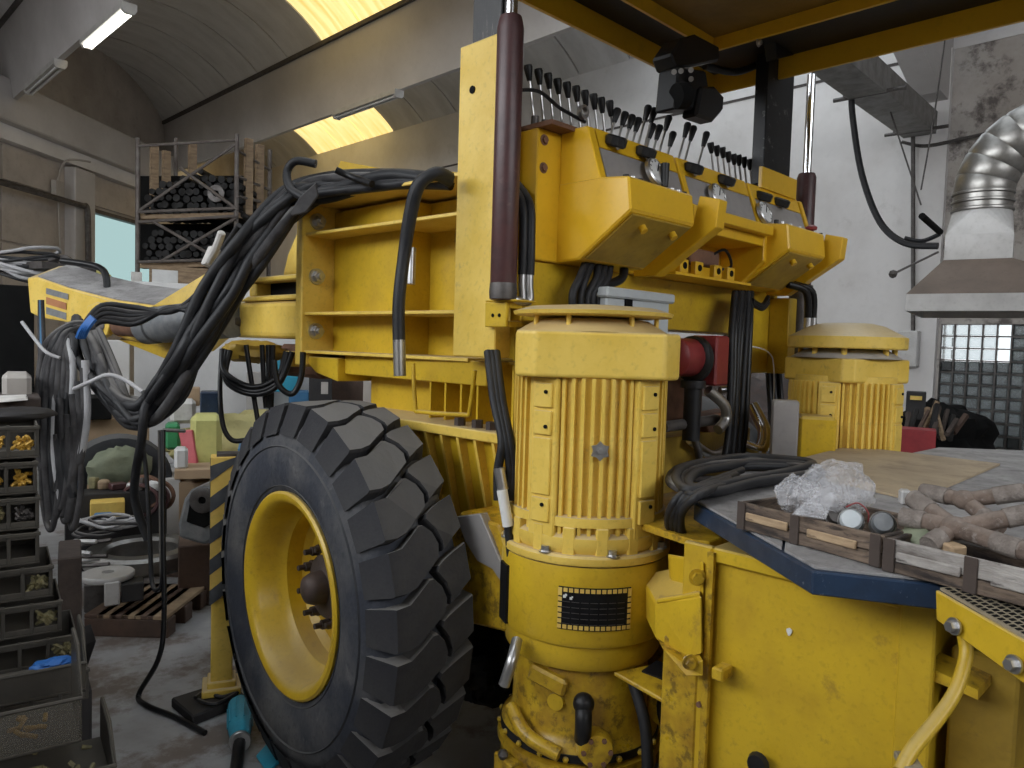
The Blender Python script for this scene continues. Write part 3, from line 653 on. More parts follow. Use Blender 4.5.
for y in (1.80, 1.87, 1.96): b = MB(); b.cyl((1.71, y, 1.235), (1.71, y, 1.262), .020, 6); part(b, 'ledge_bolt', 'brown_hub')
b = MB(); b.tube([(1.70, 2.22, 1.44), (1.70, 2.20, 1.28), (1.70, 2.17, 1.265), (1.70, 1.93, 1.275), (1.70, 1.90, 1.29), (1.70, 1.88, 1.43)], .008, 8, steps=3); part(b, 'grab_handle', 'yellow', smooth=50)
# lower step-shaped bracket with dusty slope
b = MB(); b.prism([(1.58, 1.80, .98), (1.58, 1.62, .97), (1.56, 1.47, .80), (1.56, 1.47, .72), (1.56, 1.55, .66), (1.58, 1.80, .62), (1.58, 1.9, .75)], (.35, 0, 0)); part(b, 'sloped_bracket', 'yellow_oily', bevel=.008)
b = MB(); A = [at(464, 515, X=1.60), at(488, 512, X=1.60), at(510, 562, X=1.60), at(510, 582, X=1.60), at(500, 567, X=1.60), at(485, 559, X=1.60), at(473, 540, X=1.60)]; b.prism(A, (-.035, 0, 0)); part(b, 'dusty_cover_plate', 'grey_plate', bevel=.003)
b = MB(); b.prism([(1.72, 1.62, 1.2), (1.72, 1.44, .8), (1.72, 1.44, .72), (1.72, 1.8, .62), (1.72, 1.8, 1.2)], (.5, 0, 0)); part(b, 'chassis_nose', 'yellow', bevel=.006)
b = MB(); b.mm((1.9, 1.56, .55), (2.1, 1.78, 1.45)); part(b, 'chassis_post', 'yellow_dim')
# main frame under the deck, far side
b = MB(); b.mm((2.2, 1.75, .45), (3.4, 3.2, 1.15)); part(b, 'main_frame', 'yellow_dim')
# ---------------- control panel: housing, consoles, levers
HY = 1.70
b = MB(); b.mm((1.785, HY, 1.80), (3.52, 1.95, 2.225)); hs = part(b, 'panel_housing', 'yellow_clean', bevel=.004)
b = MB(); b.mm((1.765, HY + .02, 1.60), (3.47, 1.95, 1.80)); part(b, 'panel_beam', 'yellow', bevel=.004)
b = MB(); b.mm((1.785, HY - .06, 2.225), (3.50, 2.0, 2.24)); part(b, 'valve_plate', 'rusty')
for z in (2.10, 2.19):
    b = MB(); b.hexbolt((1.815, HY, z), (0, -1, 0), .012, .008); b.build('bolt', 'rusty', hs)
PROF = [(1.735, 1.80), (1.607, 1.805), (1.401, 1.945), (1.413, 2.05), (1.527, 2.062), (1.588, 2.235), (1.70, 2.235)]
def cheek(x, w=.03, lo=0, prof=None):
    pr = prof or [(HY, 1.80), (1.607, 1.805), (1.50, 1.90), (1.50, 2.05), (1.527, 2.062), (1.588, 2.235), (HY, 2.235)]
    b = MB(); b.prism([(x, y, z) for y, z in pr], (w, 0, 0)); return part(b, 'panel_cheek', 'yellow_clean', bevel=.003)
def console(x0, x1):
    b = MB(); b.prism([(x0, y, z) for y, z in PROF[:5] + [(HY, 2.062)]], (x1 - x0, 0, 0)); o = part(b, 'console_box', 'yellow_clean', bevel=.006)
    # bottom lid, slightly proud, with two bolts
    d = Vector((0, 1.607 - 1.401, 1.805 - 1.945)); nrm = Vector((0, d.z, -d.y)).normalized(); a = Vector((x0 + .02, 1.401, 1.945)) + d * .04
    l = MB(); l.prism([a, a + Vector((x1 - x0 - .04, 0, 0)), a + Vector((x1 - x0 - .04, 0, 0)) + d * .9, a + d * .9], nrm * .008); ld = l.build('console_lid', 'yellow_dim', o, bevel=.002)
    for f in (.25, .72):
        bb = MB(); p = a + Vector(((x1 - x0) * f, 0, 0)) + d * .16 + nrm * .008; bb.cyl(p, p + nrm * .02, .013, 14); bb.build('lid_bolt', 'yellow_clean', o, smooth=40)
    return o
cheek(1.897, .035)
c1 = console(1.894, 2.262); c3 = console(2.985, 3.345)
for x in (2.415, 2.96, 3.46): cheek(x, .03)
b = MB(); b.mm((2.45, 1.46, 2.0), (2.96, 1.53, 2.04)); b.mm((2.445, 1.50, 1.96), (2.96, HY, 2.0)); part(b, 'panel_shelf', 'yellow_clean', bevel=.003)
# slanting grey instrument plates
sl = Vector((0, 1.588 - 1.527, 2.235 - 2.062)); sn = Vector((0, -sl.z, sl.y)).normalized()
plates = []
for x0, x1 in ((1.945, 2.405), (2.455, 2.95), (3.0, 3.45)):
    a = Vector((x0, 1.527, 2.062)) - sn * .012 + sl * .03; b = MB(); b.prism([a, a + Vector((x1 - x0, 0, 0)), a + Vector((x1 - x0, 0, 0)) + sl * .62, a + sl * .62], sn * .006); plates.append(part(b, 'instrument_plate', 'grey_plate', bevel=.002))
    a2 = a + sl * .63; b = MB(); b.prism([a2, a2 + Vector((x1 - x0, 0, 0)), a2 + Vector((x1 - x0, 0, 0)) + sl * .37, a2 + sl * .37], sn * .006); part(b, 'upper_strip', 'yellow_clean')
for px, py in ((615.5, 142), (645.5, 153), (693.5, 169), (726, 181), (763.5, 197), (781, 203)):
    p = at(px, py, Y=1.565); b = MB(); b.lathe([(.030, -.016), (.038, -.010), (.038, .014), (.030, .020)], p, (0, -.35, .94), n=10); part(b, 'black_knob', 'black_metal', smooth=30, label='black rotary knob')
    b = MB(); q = p - sl * .12; b.cyl(q, q + sn * .01, .008, 10); part(b, 'plate_screw', 'steel', smooth=40)
for px, py, pl in ((654, 173, 0), (716, 197, 1), (763, 214, 2)):
    p = at(px, py, Y=1.535); b = MB(); b.lathe([(.052, 0), (.052, .014), (.045, .018), (.044, .014)], p, sn, n=28); g = b.build('pressure_gauge', 'steel', plates[pl], smooth=35, label='round pressure gauge')
    b = MB(); b.cyl(p + sn * .013, p + sn * .015, .044, 28); part(b, 'gauge_dial', 'white_plastic', smooth=40)
    b = MB(); x_ = Vector((1, 0, 0)); b.tube([p + sn * .017, p + sn * .017 + (x_ * .5 + sl.normalized() * .8) * .034], .0018, 5, smooth=False)
    for a_ in range(9):
        t_ = math.radians(-40 + a_ * 32.5); dd = x_ * math.cos(t_) + sl.normalized() * math.sin(t_); b.tube([p + sn * .016 + dd * .034, p + sn * .016 + dd * .041], .0014, 4, smooth=False)
    part(b, 'gauge_needle', 'black_matte')
# small controls on the ledges
p = at(665, 178, Y=1.50); b = MB(); b.tube([p - UP * .03, p + Vector((.005, .005, .05))], .012, 10, smooth=False, r2=.016); part(b, 'joystick', 'black_metal', smooth=40)
for px, py in ((626, 176), (633, 178), (640, 180), (672, 191), (678, 193), (684, 192), (776, 229), (782, 229), (790, 230), (799, 231), (820, 240)):
    p = at(px, py, Y=1.47); b = MB(); b.cyl(Vector((p.x, p.y, 2.05)), Vector((p.x, p.y, 2.072)), .010, 10); part(b, 'toggle_switch', random.choice(['steel', 'black_metal', 'steel']), smooth=40)
p = at(811, 234, Y=1.47); b = MB(); b.lathe([(.010, 0), (.010, .02), (.024, .024), (.026, .036), (.016, .044)], (p.x, p.y, 2.05), n=18); part(b, 'stop_button', 'red_paint', smooth=40, label='red mushroom stop button')
# side brackets right of each console and the links below the middle bay
for x in (2.33, 3.40):
    b = MB(); b.prism([(x, 1.43, 2.06), (x, 1.35, 2.04), (x, 1.36, 1.945), (x, 1.60, 1.79), (x, HY, 1.79), (x, HY, 1.84), (x, 1.62, 1.86), (x, 1.45, 1.97)], (.055, 0, 0)); part(b, 'console_bracket', 'yellow_clean', bevel=.003)
b = MB(); b.mm((2.40, 1.56, 1.80), (2.98, HY, 1.81)); part(b, 'lug_rail', 'yellow_clean')
for px in (681, 696, 715, 728):
    p = at(px, 275, Y=1.58); b = MB(); b.mm((p.x - .028, 1.565, 1.81), (p.x + .028, 1.59, 1.862)); lg = part(b, 'pierced_lug', 'yellow_clean', bevel=.003)
    h = MB(); h.cyl((p.x, 1.5655, 1.838), (p.x, 1.562, 1.838), .013, 12); h.build('lug_hole', 'black_matte', lg)
p = at(700, 258, Y=1.62); b = MB(); b.box(p, (.22, .05, .06)); part(b, 'small_valve', 'rusty', bevel=.006)
b = MB(); b.tube([p + Vector((.05, 0, 0)), p + Vector((.1, -.05, .04)), p + Vector((.16, -.05, -.02)), p + Vector((.1, -.02, -.04))], .006, 6); part(b, 'control_wire', 'hose_black', smooth=50)
# right end: mount, black post, cylinder
b = MB(); b.mm((3.08, 1.585, 2.235), (3.42, 1.60, 2.325)); b.mm((3.40, 1.60, 2.16), (3.42, 1.76, 2.325)); part(b, 'post_mount', 'yellow_clean')
b = MB(); b.mm((3.16, 1.62, 2.27), (3.42, 1.68, 2.84)); part(b, 'roof_post', 'black_post', bevel=.004)
cx2, cy2 = 3.60, 1.62
b = MB(); b.lathe([(.045, 0), (.045, .52), (.038, .54)], (cx2, cy2, 1.85), n=20); part(b, 'lift_cylinder', 'maroon', smooth=40)
b = MB(); b.cyl((cx2, cy2, 2.36), (cx2, cy2, 2.86), .020, 16); part(b, 'cylinder_rod', 'chrome', smooth=40)
b = MB(); b.cyl((cx2, cy2, 1.50), (cx2, cy2, 1.85), .055, 18); part(b, 'cylinder_foot', 'steel_dark', smooth=40)
for k in range(2):
    p = at(806 + 6 * k, 292, Y=1.5); q = at(808 + 5 * k, 318, Y=1.5); b = MB(); b.tube([p + Vector((-.08, .05, .03)), p, q], .017, 8); part(b, 'hose', 'hose_black', smooth=50)
    b = MB(); b.cyl(q, q - UP * .05, .018, 10); part(b, 'hose_fitting', 'steel', smooth=40)
# lower right frame of the panel
b = MB(); A = [(3.28, 1.70, 1.42), (3.52, 1.70, 1.42), (3.52, 1.70, 1.82), (3.28, 1.70, 1.82)]; b.prism(A, (0, .06, 0)); b.mm((3.0, 1.705, 1.42), (3.3, 1.74, 1.50)); b.mm((3.44, 1.60, 1.42), (3.52, 1.70, 1.78)); b.mm((3.52, 1.64, 1.53), (3.68, 1.70, 1.60)); part(b, 'side_frame', 'yellow', bevel=.004)
# ---- levers in a row on the valve plate
def lever(tx, ty, bx, by, Y=1.76, base=None):
    top = at(tx, ty, Y=Y); bot = at(bx, by, Y=Y); d = (top - bot).normalized()
    foot = bot - d * ((bot.z - 2.245) / max(.3, d.z))
    b = MB(); b.cyl(foot, bot + d * .01, .0045, 8); lv = part(b, 'lever', 'steel', smooth=40)
    k = MB(); L = (top - bot).length; k.lathe([(.007, 0), (.009, .004), (.0155, L - .008), (.013, L)], bot, d, n=12); k.build('lever_knob', 'black_metal', lv, smooth=40)
    f = MB(); f.cyl(foot - UP * .004, foot + UP * .035, .013, 10); f.build('lever_socket', 'steel_dark', lv, smooth=40)
S_ = .293
def cr(x, y): return 500 + S_ * x, S_ * y
for x, y in zip((95, 130, 163, 195, 227, 258, 288, 318, 344, 373), (222, 235, 250, 268, 280, 293, 308, 320, 332, 343)): lever(*cr(x, y), *cr(x + 6, y + 55))
for x, y in zip((402, 428, 452, 474), (373, 385, 395, 405)): lever(*cr(x, y), *cr(x - 12, y + 45), Y=1.74)
for x, y in ((507, 363), (528, 372), (522, 425), (546, 430), (592, 453), (577, 398), (642, 422), (662, 433), (706, 453)): lever(*cr(x, y), *cr(x - 13, y + 48), Y=1.74)
for x, y in zip((718, 738, 758, 777, 796, 813, 831, 850, 866, 883), (486, 496, 502, 517, 525, 528, 535, 542, 550, 557)): lever(*cr(x, y), *cr(x + 4, y + 38), Y=1.76)
b = MB(); b.tube([at(520, 90, Y=1.72), at(540, 92, Y=1.70), at(560, 108, Y=1.70), at(585, 122, Y=1.72)], .006, 6); part(b, 'lever_cable', 'hose', smooth=50)
b = MB(); p = at(583, 112, Y=1.70); b.lathe([(.015, -.008), (.024, -.008), (.024, .008), (.015, .008)], p, (0, 1, 0), n=20, closed=True); part(b, 'ring_clamp', 'steel', smooth=40)
# ---------------- canopy above with its channel frame
CZ = 2.80
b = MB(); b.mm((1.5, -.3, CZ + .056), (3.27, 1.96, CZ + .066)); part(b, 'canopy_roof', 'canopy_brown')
b = MB(); b.mm((1.5, 1.74, CZ), (2.92, 1.752, CZ + .055)); part(b, 'canopy_inner_flange', 'yellow_clean')
b = MB(); b.mm((2.90, -.3, CZ), (2.915, 1.752, CZ + .055)); part(b, 'canopy_inner_flange', 'yellow_clean')
b = MB(); b.mm((1.5, 1.945, CZ - .05), (3.27, 1.96, CZ + .055)); part(b, 'canopy_outer_flange', 'yellow_clean')
b = MB(); b.mm((3.255, -.3, CZ - .05), (3.27, 1.96, CZ + .055)); part(b, 'canopy_outer_flange', 'yellow_clean')
b = MB(); b.mm((1.5, 1.752, CZ + .042), (2.915, 1.945, CZ + .05)); b.mm((2.915, -.3, CZ + .042), (3.255, 1.945, CZ + .05)); part(b, 'canopy_channel_web', 'black_metal')
b = MB(); b.tube([at(705, 66, Y=1.75), at(735, 72, Y=1.72), at(765, 62, Y=1.68), at(790, 55, Y=1.62)], .016, 8); part(b, 'canopy_hose', 'hose_black', smooth=50)
b = MB(); A = [at(763, 40, Y=1.60), at(812, 26, Y=1.60), at(832, 38, Y=1.60), at(806, 52, Y=1.60), at(766, 62, Y=1.60)]; b.prism(A, (0, -.05, 0)); tp = part(b, 'post_top_plate', 'black_metal', bevel=.003)
for px, py in ((758, 43), (818, 26), (829, 36), (806, 36)): b = MB(); b.hexbolt(at(px, py, Y=1.545), (0, -1, 0), .011, .012); b.build('bolt', 'steel', tp)
# work lamp hanging from the canopy corner
wl0 = at(682, 80, Y=1.66)
b = MB(); b.prism([at(651, 60, Y=1.70), at(662, 44, Y=1.70), at(676, 40, Y=1.70), at(700, 52, Y=1.70), at(700, 66, Y=1.70), at(672, 72, Y=1.70), at(656, 74, Y=1.70)], (0, -.09, 0)); fl_ = part(b, 'work_lamp', 'black_metal', bevel=.008, label='black work lamp under the canopy')
b = MB(); b.prism([at(658, 72, Y=1.66), at(686, 76, Y=1.66), at(690, 100, Y=1.66), at(683, 114, Y=1.66), at(654, 114, Y=1.66)], (0, -.09, 0)); b.build('lamp_housing', 'black_metal', fl_, bevel=.008)
b = MB(); b.prism([at(686, 90, Y=1.62), at(700, 90, Y=1.62), at(709, 100, Y=1.62), at(708, 114, Y=1.62), at(698, 125, Y=1.62), at(680, 119, Y=1.62), at(683, 104, Y=1.62)], (0, -.07, 0)); b.build('lamp_reflector', 'black_metal', fl_, bevel=.01)
b = MB(); b.cyl(at(676, 96, Y=1.565), at(686, 96, Y=1.55), .045, 18); b.build('lamp_joint', 'black_matte', fl_, smooth=40)
for px, py in ((674, 72), (681, 71), (691, 70), (691, 79)): b = MB(); b.cyl(at(px, py, Y=1.57), at(px, py, Y=1.55), .010, 10); b.build('lamp_screw', 'steel', fl_, smooth=40)
# ---------------- electric motors
CD = Vector((-S2, -S2, 0))                     # towards the photographer
def ang(a): c_, s_ = math.cos(a), math.sin(a); return Vector((CD.x * c_ - CD.y * s_, CD.x * s_ + CD.y * c_, 0))
def motor(c, base, k, detail, tone):
    c = Vector(c); z = lambda v: base + (v - .93) * k
    b = MB(); b.lathe([(.212 * k, z(.90)), (.212 * k, z(1.46))], c, n=40); mt = part(b, 'motor_body', tone, smooth=40, org=c, label='finned electric motor')
    b = MB(); ro = 0.0 if detail else .42; hw, hc_ = (.226 * k, .176 * k) if detail else (.192 * k, .156 * k); f_ = ang(ro); s_ = Vector((-f_.y, f_.x, 0))
    oc = [(hw, hc_), (hc_, hw), (-hc_, hw), (-hw, hc_), (-hw, -hc_), (-hc_, -hw), (hc_, -hw), (hw, -hc_)]
    b.prism([c + f_ * x_ + s_ * y_ + UP * z(1.435) for x_, y_ in oc], (0, 0, (.127 if detail else .10) * k)); b.build('fan_cowl', tone, mt, bevel=.010, seg=3)
    b = MB(); zt_ = 1.562 if detail else 1.535
    b.lathe([(.225 * k, z(zt_)), (.205 * k, z(zt_ + .012)), (.165 * k, z(zt_ + .036)), (.10 * k, z(zt_ + .045)), (.0001, z(zt_ + .047))], c, n=40); b.build('cowl_dome', 'galv_dull' if not detail else tone, mt, smooth=40)
    b = MB()
    if detail: b.lathe([(.0001, z(1.602)), (.19 * k, z(1.606)), (.232 * k, z(1.610)), (.236 * k, z(1.620)), (.19 * k, z(1.634)), (.08 * k, z(1.642)), (.0001, z(1.643))], c, n=40)
    else: b.lathe([(.0001, z(1.575)), (.235 * k, z(1.575)), (.24 * k, z(1.58)), (.24 * k, z(1.625)), (.2 * k, z(1.645)), (.15 * k, z(1.672)), (.1 * k, z(1.684)), (.0001, z(1.688))], c, n=40)
    b.build('rain_cover', tone, mt, smooth=40)
    for a in (-2.2, -1.1, -.45, .5, 1.2, 2.3): b = MB(); p = c + ang(a) * .19 * k; b.cyl((p.x, p.y, z(1.54)), (p.x, p.y, z(1.607)), (.007 if detail else .012) * k, 10); b.build('cover_stud', tone, mt, smooth=40)
    proto = None
    pads = [a + s for a in (-.66, .66, 2.4, -2.4) for s in (0,)]
    for i in range(52):
        a = -math.pi + 2 * math.pi * (i + .5) / 52
        if any(abs(a - q) < .20 for q in pads): continue
        d = ang(a); s = Vector((-d.y, d.x, 0)); p = c + d * .213 * k
        b = MB(); b.box((p.x, p.y, z(1.22)), (.026 * k, .0095 * k, .43 * k), Matrix.Rotation(math.atan2(d.y, d.x), 3, 'Z'))
        b.build('cooling_fin', tone, mt)
    for a in pads:
        d = ang(a); R3 = Matrix.Rotation(math.atan2(d.y, d.x), 3, 'Z'); p = c + d * .217 * k
        b = MB(); b.box((p.x, p.y, z(1.215)), (.036 * k, .086 * k, .44 * k), R3); pd = b.build('motor_pad', tone, mt, bevel=.004)
        for zz, hh in ((1.385, .055), (1.31, .055), (1.19, .13), (1.07, .055)):
            q = c + d * .238 * k; b = MB(); b.box((q.x, q.y, z(zz)), (.010 * k, .058 * k, hh * k * 1.2), R3); b.build('pad_plate', tone, mt, bevel=.002)
        for zz, so in ((1.395, .012), (1.30, .014), (1.085, .01)):
            q = c + d * .2435 * k + Vector((-d.y, d.x, 0)) * so * k; b = MB(); b.cyl((q.x, q.y, z(zz)), Vector((q.x, q.y, z(zz))) + d * .004, .0055 * k, 10); b.build('tapped_hole', 'black_matte', mt)
    # end bell with pockets, flange ring and nuts
    b = MB(); b.lathe([(.225 * k, z(.955)), (.237 * k, z(.975)), (.237 * k, z(1.0)), (.222 * k, z(1.01))], c, n=48); b.build('end_ring', tone, mt, smooth=35)
    for i in range(16):
        d = ang(2 * math.pi * i / 16 + .1); p = c + d * .222 * k; b = MB(); b.box((p.x, p.y, z(.985)), (.03 * k, .034 * k, .09 * k), Matrix.Rotation(math.atan2(d.y, d.x), 3, 'Z')); b.build('bell_rib', tone, mt, bevel=.003)
    b = MB(); b.lathe([(.21 * k, z(1.028)), (.2335 * k, z(1.03)), (.2335 * k, z(1.055)), (.21 * k, z(1.06))], c, n=48); b.build('bell_ring', tone, mt, smooth=35)
    b = MB(); b.lathe([(.20 * k, z(.93)), (.250 * k, z(.93)), (.252 * k, z(.935)), (.252 * k, z(.95)), (.246 * k, z(.956)), (.20 * k, z(.957))], c, n=48); b.build('motor_flange', tone, mt, smooth=35)
    for i in range(8):
        d = ang(2 * math.pi * i / 8 + .22); p = c + d * .240 * k; b = MB(); b.hexbolt((p.x, p.y, z(.956)), UP, .012 * k, .014 * k); b.build('flange_nut', 'steel', mt)
    return mt, z
M1 = Vector((1.745, 1.415, 0))
mt1, z1 = motor(M1, .93, 1.0, True, 'yellow_pale')
st = MB(); p = M1 + ang(.03) * .236; pts = []
for i in range(12):
    r = .027 if i % 2 else .019; t_ = 2 * math.pi * i / 12; s = Vector((-ang(.03).y, ang(.03).x, 0)); pts.append(Vector((p.x, p.y, 1.243)) + s * r * math.cos(t_) + UP * r * math.sin(t_))
st.prism(pts, ang(.03) * .012); q = Vector((p.x, p.y, 1.243)) + ang(.03) * .012; st.cyl(q, q + ang(.03) * .012, .008, 12); st.build('star_washer', 'steel', mt1, label='shiny star-shaped washer in the middle of the fins')
M2 = Vector((3.33, 1.285, 0)); mt2, z2 = motor(M2, .90, 1.0, False, 'yellow_pale')
b = MB(); tb = M2 + ang(-.75) * .30; b.box((tb.x, tb.y, 1.17), (.16, .14, .20), Matrix.Rotation(.5, 3, 'Z')); b.build('terminal_box', 'yellow', mt2, bevel=.012)
tb2 = M2 + ang(-.95) * .42; b = MB(); b.box((tb2.x, tb2.y, 1.20), (.10, .10, .26), Matrix.Rotation(.5, 3, 'Z')); b.build('grey_terminal', 'grey_plate', mt2, bevel=.006)
# ---- adapter ring, name plate and gearbox below motor 1
b = MB(); b.lathe([(.20, .925), (.246, .925), (.249, .905), (.249, .72), (.243, .705), (.232, .70)], M1, n=64); ad = part(b, 'adapter_ring', 'yellow', smooth=35)
b = MB(); b.lathe([(.228, .71), (.231, .70), (.231, .645), (.222, .63), (.17, .628)], M1, n=64); part(b, 'lower_ring', 'yellow', smooth=35)
def curved(a0, a1, zz0, zz1, r, name, m, parent, th=.003, n=14):
    b = MB(); P = []
    for rr in (r, r + th):
        for zz in (zz0, zz1): P += [M1 + ang(a0 + (a1 - a0) * i / n) * rr + UP * zz for i in range(n + 1)]
    K = n + 1; F = []
    for i in range(n): F += [(2 * K + i, 2 * K + i + 1, 3 * K + i + 1, 3 * K + i), (i, K + i, K + i + 1, i + 1), (K + i, 3 * K + i, 3 * K + i + 1, K + i + 1), (i, i + 1, 2 * K + i + 1, 2 * K + i)]
    F += [(0, 2 * K, 3 * K, K), (n, K + n, 3 * K + n, 2 * K + n)]
    b.add(P, F); return b.build(name, m, parent)
npl = curved(-.37, .44, .755, .872, .249, 'name_plate', 'plate_black', ad); npl['label'] = 'black name plate with a dotted yellow border'
b = MB()
def dot(a, zz, w=.0045, r=.2528):
    d = ang(a); p = M1 + d * r + UP * zz; b.box(p, (.0012, w * 2, w * 2), Matrix.Rotation(math.atan2(d.y, d.x), 3, 'Z'))
for i in range(14): a = -.35 + .77 * i / 13; dot(a, .864, .0055); dot(a, .763, .0055)
for i in range(6): zz = .778 + .015 * i; dot(-.35, zz, .0055); dot(.42, zz, .0055)
b.build('plate_border_marks', 'stripe_yellow', ad)
b = MB()
for i, (a, zz, w) in enumerate(((-.30, .846, .004), (-.285, .85, .003), (-.23, .842, .0035), (-.215, .846, .002))): dot(a, zz, w)
b.build('plate_emblem', 'sticker_white', ad)
b = MB()
for i in range(5):
    for j in range(7): d = ang(-.28 + j * .10); p = M1 + d * .2525 + UP * (.832 - .015 * i); b.box(p, (.001, .021, .0014), Matrix.Rotation(math.atan2(d.y, d.x), 3, 'Z'))
b.build('plate_text_lines', 'steel_dark', ad)
b = MB(); p = M1 + ang(-1.25) * .25; R3 = Matrix.Rotation(math.atan2(ang(-1.25).y, ang(-1.25).x), 3, 'Z'); b.box((p.x, p.y, .80), (.01, .06, .17), R3); b.build('side_grille', 'plate_black', ad)
gb = M1.copy()
b = MB(); b.lathe([(.19, .63), (.20, .60), (.205, .44), (.215, .42), (.235, .40), (.235, .375), (.225, .37)], gb, n=48); gx = part(b, 'gearbox', 'yellow_oily', smooth=35)
b = MB(); b.lathe([(.225, .37), (.245, .365), (.247, .345), (.235, .338), (.236, .29), (.2, .28)], gb, n=48); b.build('gearbox_flange', 'yellow_oily', gx, smooth=35)
for i in range(20):
    d = ang(2 * math.pi * i / 20 + .08); p = gb + d * .241; b = MB(); b.sph((p.x, p.y, .388), .009, 8); b.build('flange_bolt', 'yellow', gx, smooth=40)
b = MB(); b.lathe([(.20, .29), (.19, .18), (.24, .14), (.24, 0.0)], gb, n=40); b.build('gearbox_foot', 'yellow_oily', gx, smooth=35)
for a, zz, w, h in ((-.55, .585, .12, .05), (.5, .36, .12, .05)):
    d = ang(a); p = gb + d * .205; b = MB(); b.box((p.x, p.y, zz), (.03, w, h), Matrix.Rotation(math.atan2(d.y, d.x), 3, 'Z') @ Matrix.Rotation(-.2, 3, 'X')); b.build('cast_boss', 'yellow_oily', gx, bevel=.008)
d = ang(-.42); p = gb + d * .2; b = MB(); b.cyl(Vector((p.x, p.y, .53)), Vector((p.x, p.y, .53)) + d * .014, .024, 18); b.build('oil_plug', 'yellow', gx, smooth=40)
d = ang(-.05); p = gb + d * .21 + UP * .47
b = MB(); b.tube([p + UP * .06, p + d * .035 + UP * .055, p + d * .045 + UP * .02, p + d * .03 - UP * .02], .023, 12); b.build('elbow_pipe', 'black_metal', gx, smooth=50)
b = MB(); b.sph(p + d * .02 + UP * .075, .030, 16); b.build('valve_cap', 'black_metal', gx, smooth=60)
b = MB(); b.lathe([(.236, .376), (.2385, .378), (.2385, .399), (.236, .401)], gb, n=64, caps=False); b.build('gasket_band', 'black_metal', gx, smooth=40)
d2 = ang(.1); p2 = gb + d2 * .215 + UP * .425
b = MB(); b.lathe([(.05, 0), (.052, .02), (.045, .045), (.02, .05), (.0001, .05)], p2, d2, n=24); cv = b.build('pump_cover', 'yellow_oily', gx, smooth=35)
for i in range(6):
    t_ = i * math.pi / 3; s = Vector((-d2.y, d2.x, 0)); q = p2 + d2 * .04 + (s * math.cos(t_) + UP * math.sin(t_)) * .037; b = MB(); b.cyl(q, q + d2 * .012, .007, 8); b.build('cover_bolt', 'rusty', gx)
b = MB(); s = ang(-.6); b.tube([gb + ang(-1.1) * .235 + UP * .47, gb + ang(-.7) * .25 + UP * .43, gb + ang(-.3) * .25 + UP * .405], .02, 10); b.build('oil_pipe', 'yellow_oily', gx, smooth=50)
for k, (a, zz) in enumerate(((-.75, .23), (-.35, .27), (.1, .25), (.45, .28), (-1.0, .3))):
    d = ang(a); p = gb + d * .24; b = MB(); b.box((p.x, p.y, zz), (.07, .09, .08), Matrix.Rotation(math.atan2(d.y, d.x), 3, 'Z')); b.build('foot_lug', 'yellow_oily', gx, bevel=.006)
    b = MB(); b.sph((p.x + d.x * .03, p.y + d.y * .03, zz + .048), .016, 8); b.build('foot_nut', 'steel_dark', gx, smooth=40)
# pump housing to the right of the gearbox
pc = Vector((2.02, 1.20, .46)); b = MB(); b.lathe([(.17, -.1), (.17, .05), (.155, .07), (.12, .075), (.10, .10), (.05, .105), (.0001, .105)], pc, ang(.15), n=36); ph = part(b, 'pump_housing', 'yellow_oily', smooth=40)
b = MB(); b.lathe([(.13, 0), (.135, .02), (.105, .03)], pc + ang(.15) * .06, ang(.15), n=32); b.build('pump_ring', 'black_metal', ph, smooth=40)
b = MB(); q = M1 + ang(.55) * .24; b.tube([Vector((q.x, q.y, .60)), q + ang(.5) * .06 + UP * .50, q + ang(.4) * .09 + UP * .36, q + ang(.3) * .10 + UP * .18], .016, 10); part(b, 'hose', 'hose', smooth=50)
b = MB(); A = [M1 + ang(.32) * .22 + UP * .628, M1 + ang(.85) * .26 + UP * .64, M1 + ang(.95) * .36 + UP * .62, M1 + ang(.55) * .36 + UP * .60]; b.prism(A, (0, 0, -.012)); part(b, 'lip_plate', 'yellow_oily', bevel=.003); b = MB(); b.prism([A[0].lerp(A[2], .35) + UP * .002, A[1] + UP * .002, A[2].lerp(A[1], .2) + UP * .002, A[3].lerp(A[2], .5) + UP * .002], (0, 0, .006)); part(b, 'rubber_seal', 'black_metal')
# bracket from the adapter ring to the frame box
b = MB(); A = [at(655, 603, D=1.93), at(702, 596, D=1.78), at(703, 655, D=1.78), at(690, 658, D=1.80), at(656, 640, D=1.93)]; b.prism(A, (.17, .17, 0)); part(b, 'motor_bracket', 'yellow', bevel=.005)
b = MB(); A = [at(654, 603, D=1.94), at(702, 590, D=1.77), at(702, 560, D=1.80), at(666, 556, D=2.0)]; b.prism([at(670, 556, D=1.98), at(704, 562, D=1.80), at(704, 598, D=1.80), at(672, 594, D=1.98)], (.02, .02, 0)); b.prism([at(656, 604, D=1.92), at(700, 597, D=1.79), at(702, 588, D=1.95), at(672, 585, D=2.05)], (0, 0, .012)); bk = part(b, 'bracket_plate', 'yellow', bevel=.003)
b = MB(); p = at(697, 577, D=1.80); b.hexbolt(p, CD, .014, .014); b.build('bolt', 'yellow_oily', bk)
b = MB(); A = [at(662, 648, D=1.86), at(688, 666, D=1.78), at(703, 660, D=1.76), at(703, 676, D=1.76), at(686, 676, D=1.78)]; b.prism(A, (.06, .06, 0)); p = at(690, 662, D=1.765); b.hexbolt(p, CD, .013, .012); part(b, 'latch_lever', 'yellow_oily', bevel=.003)
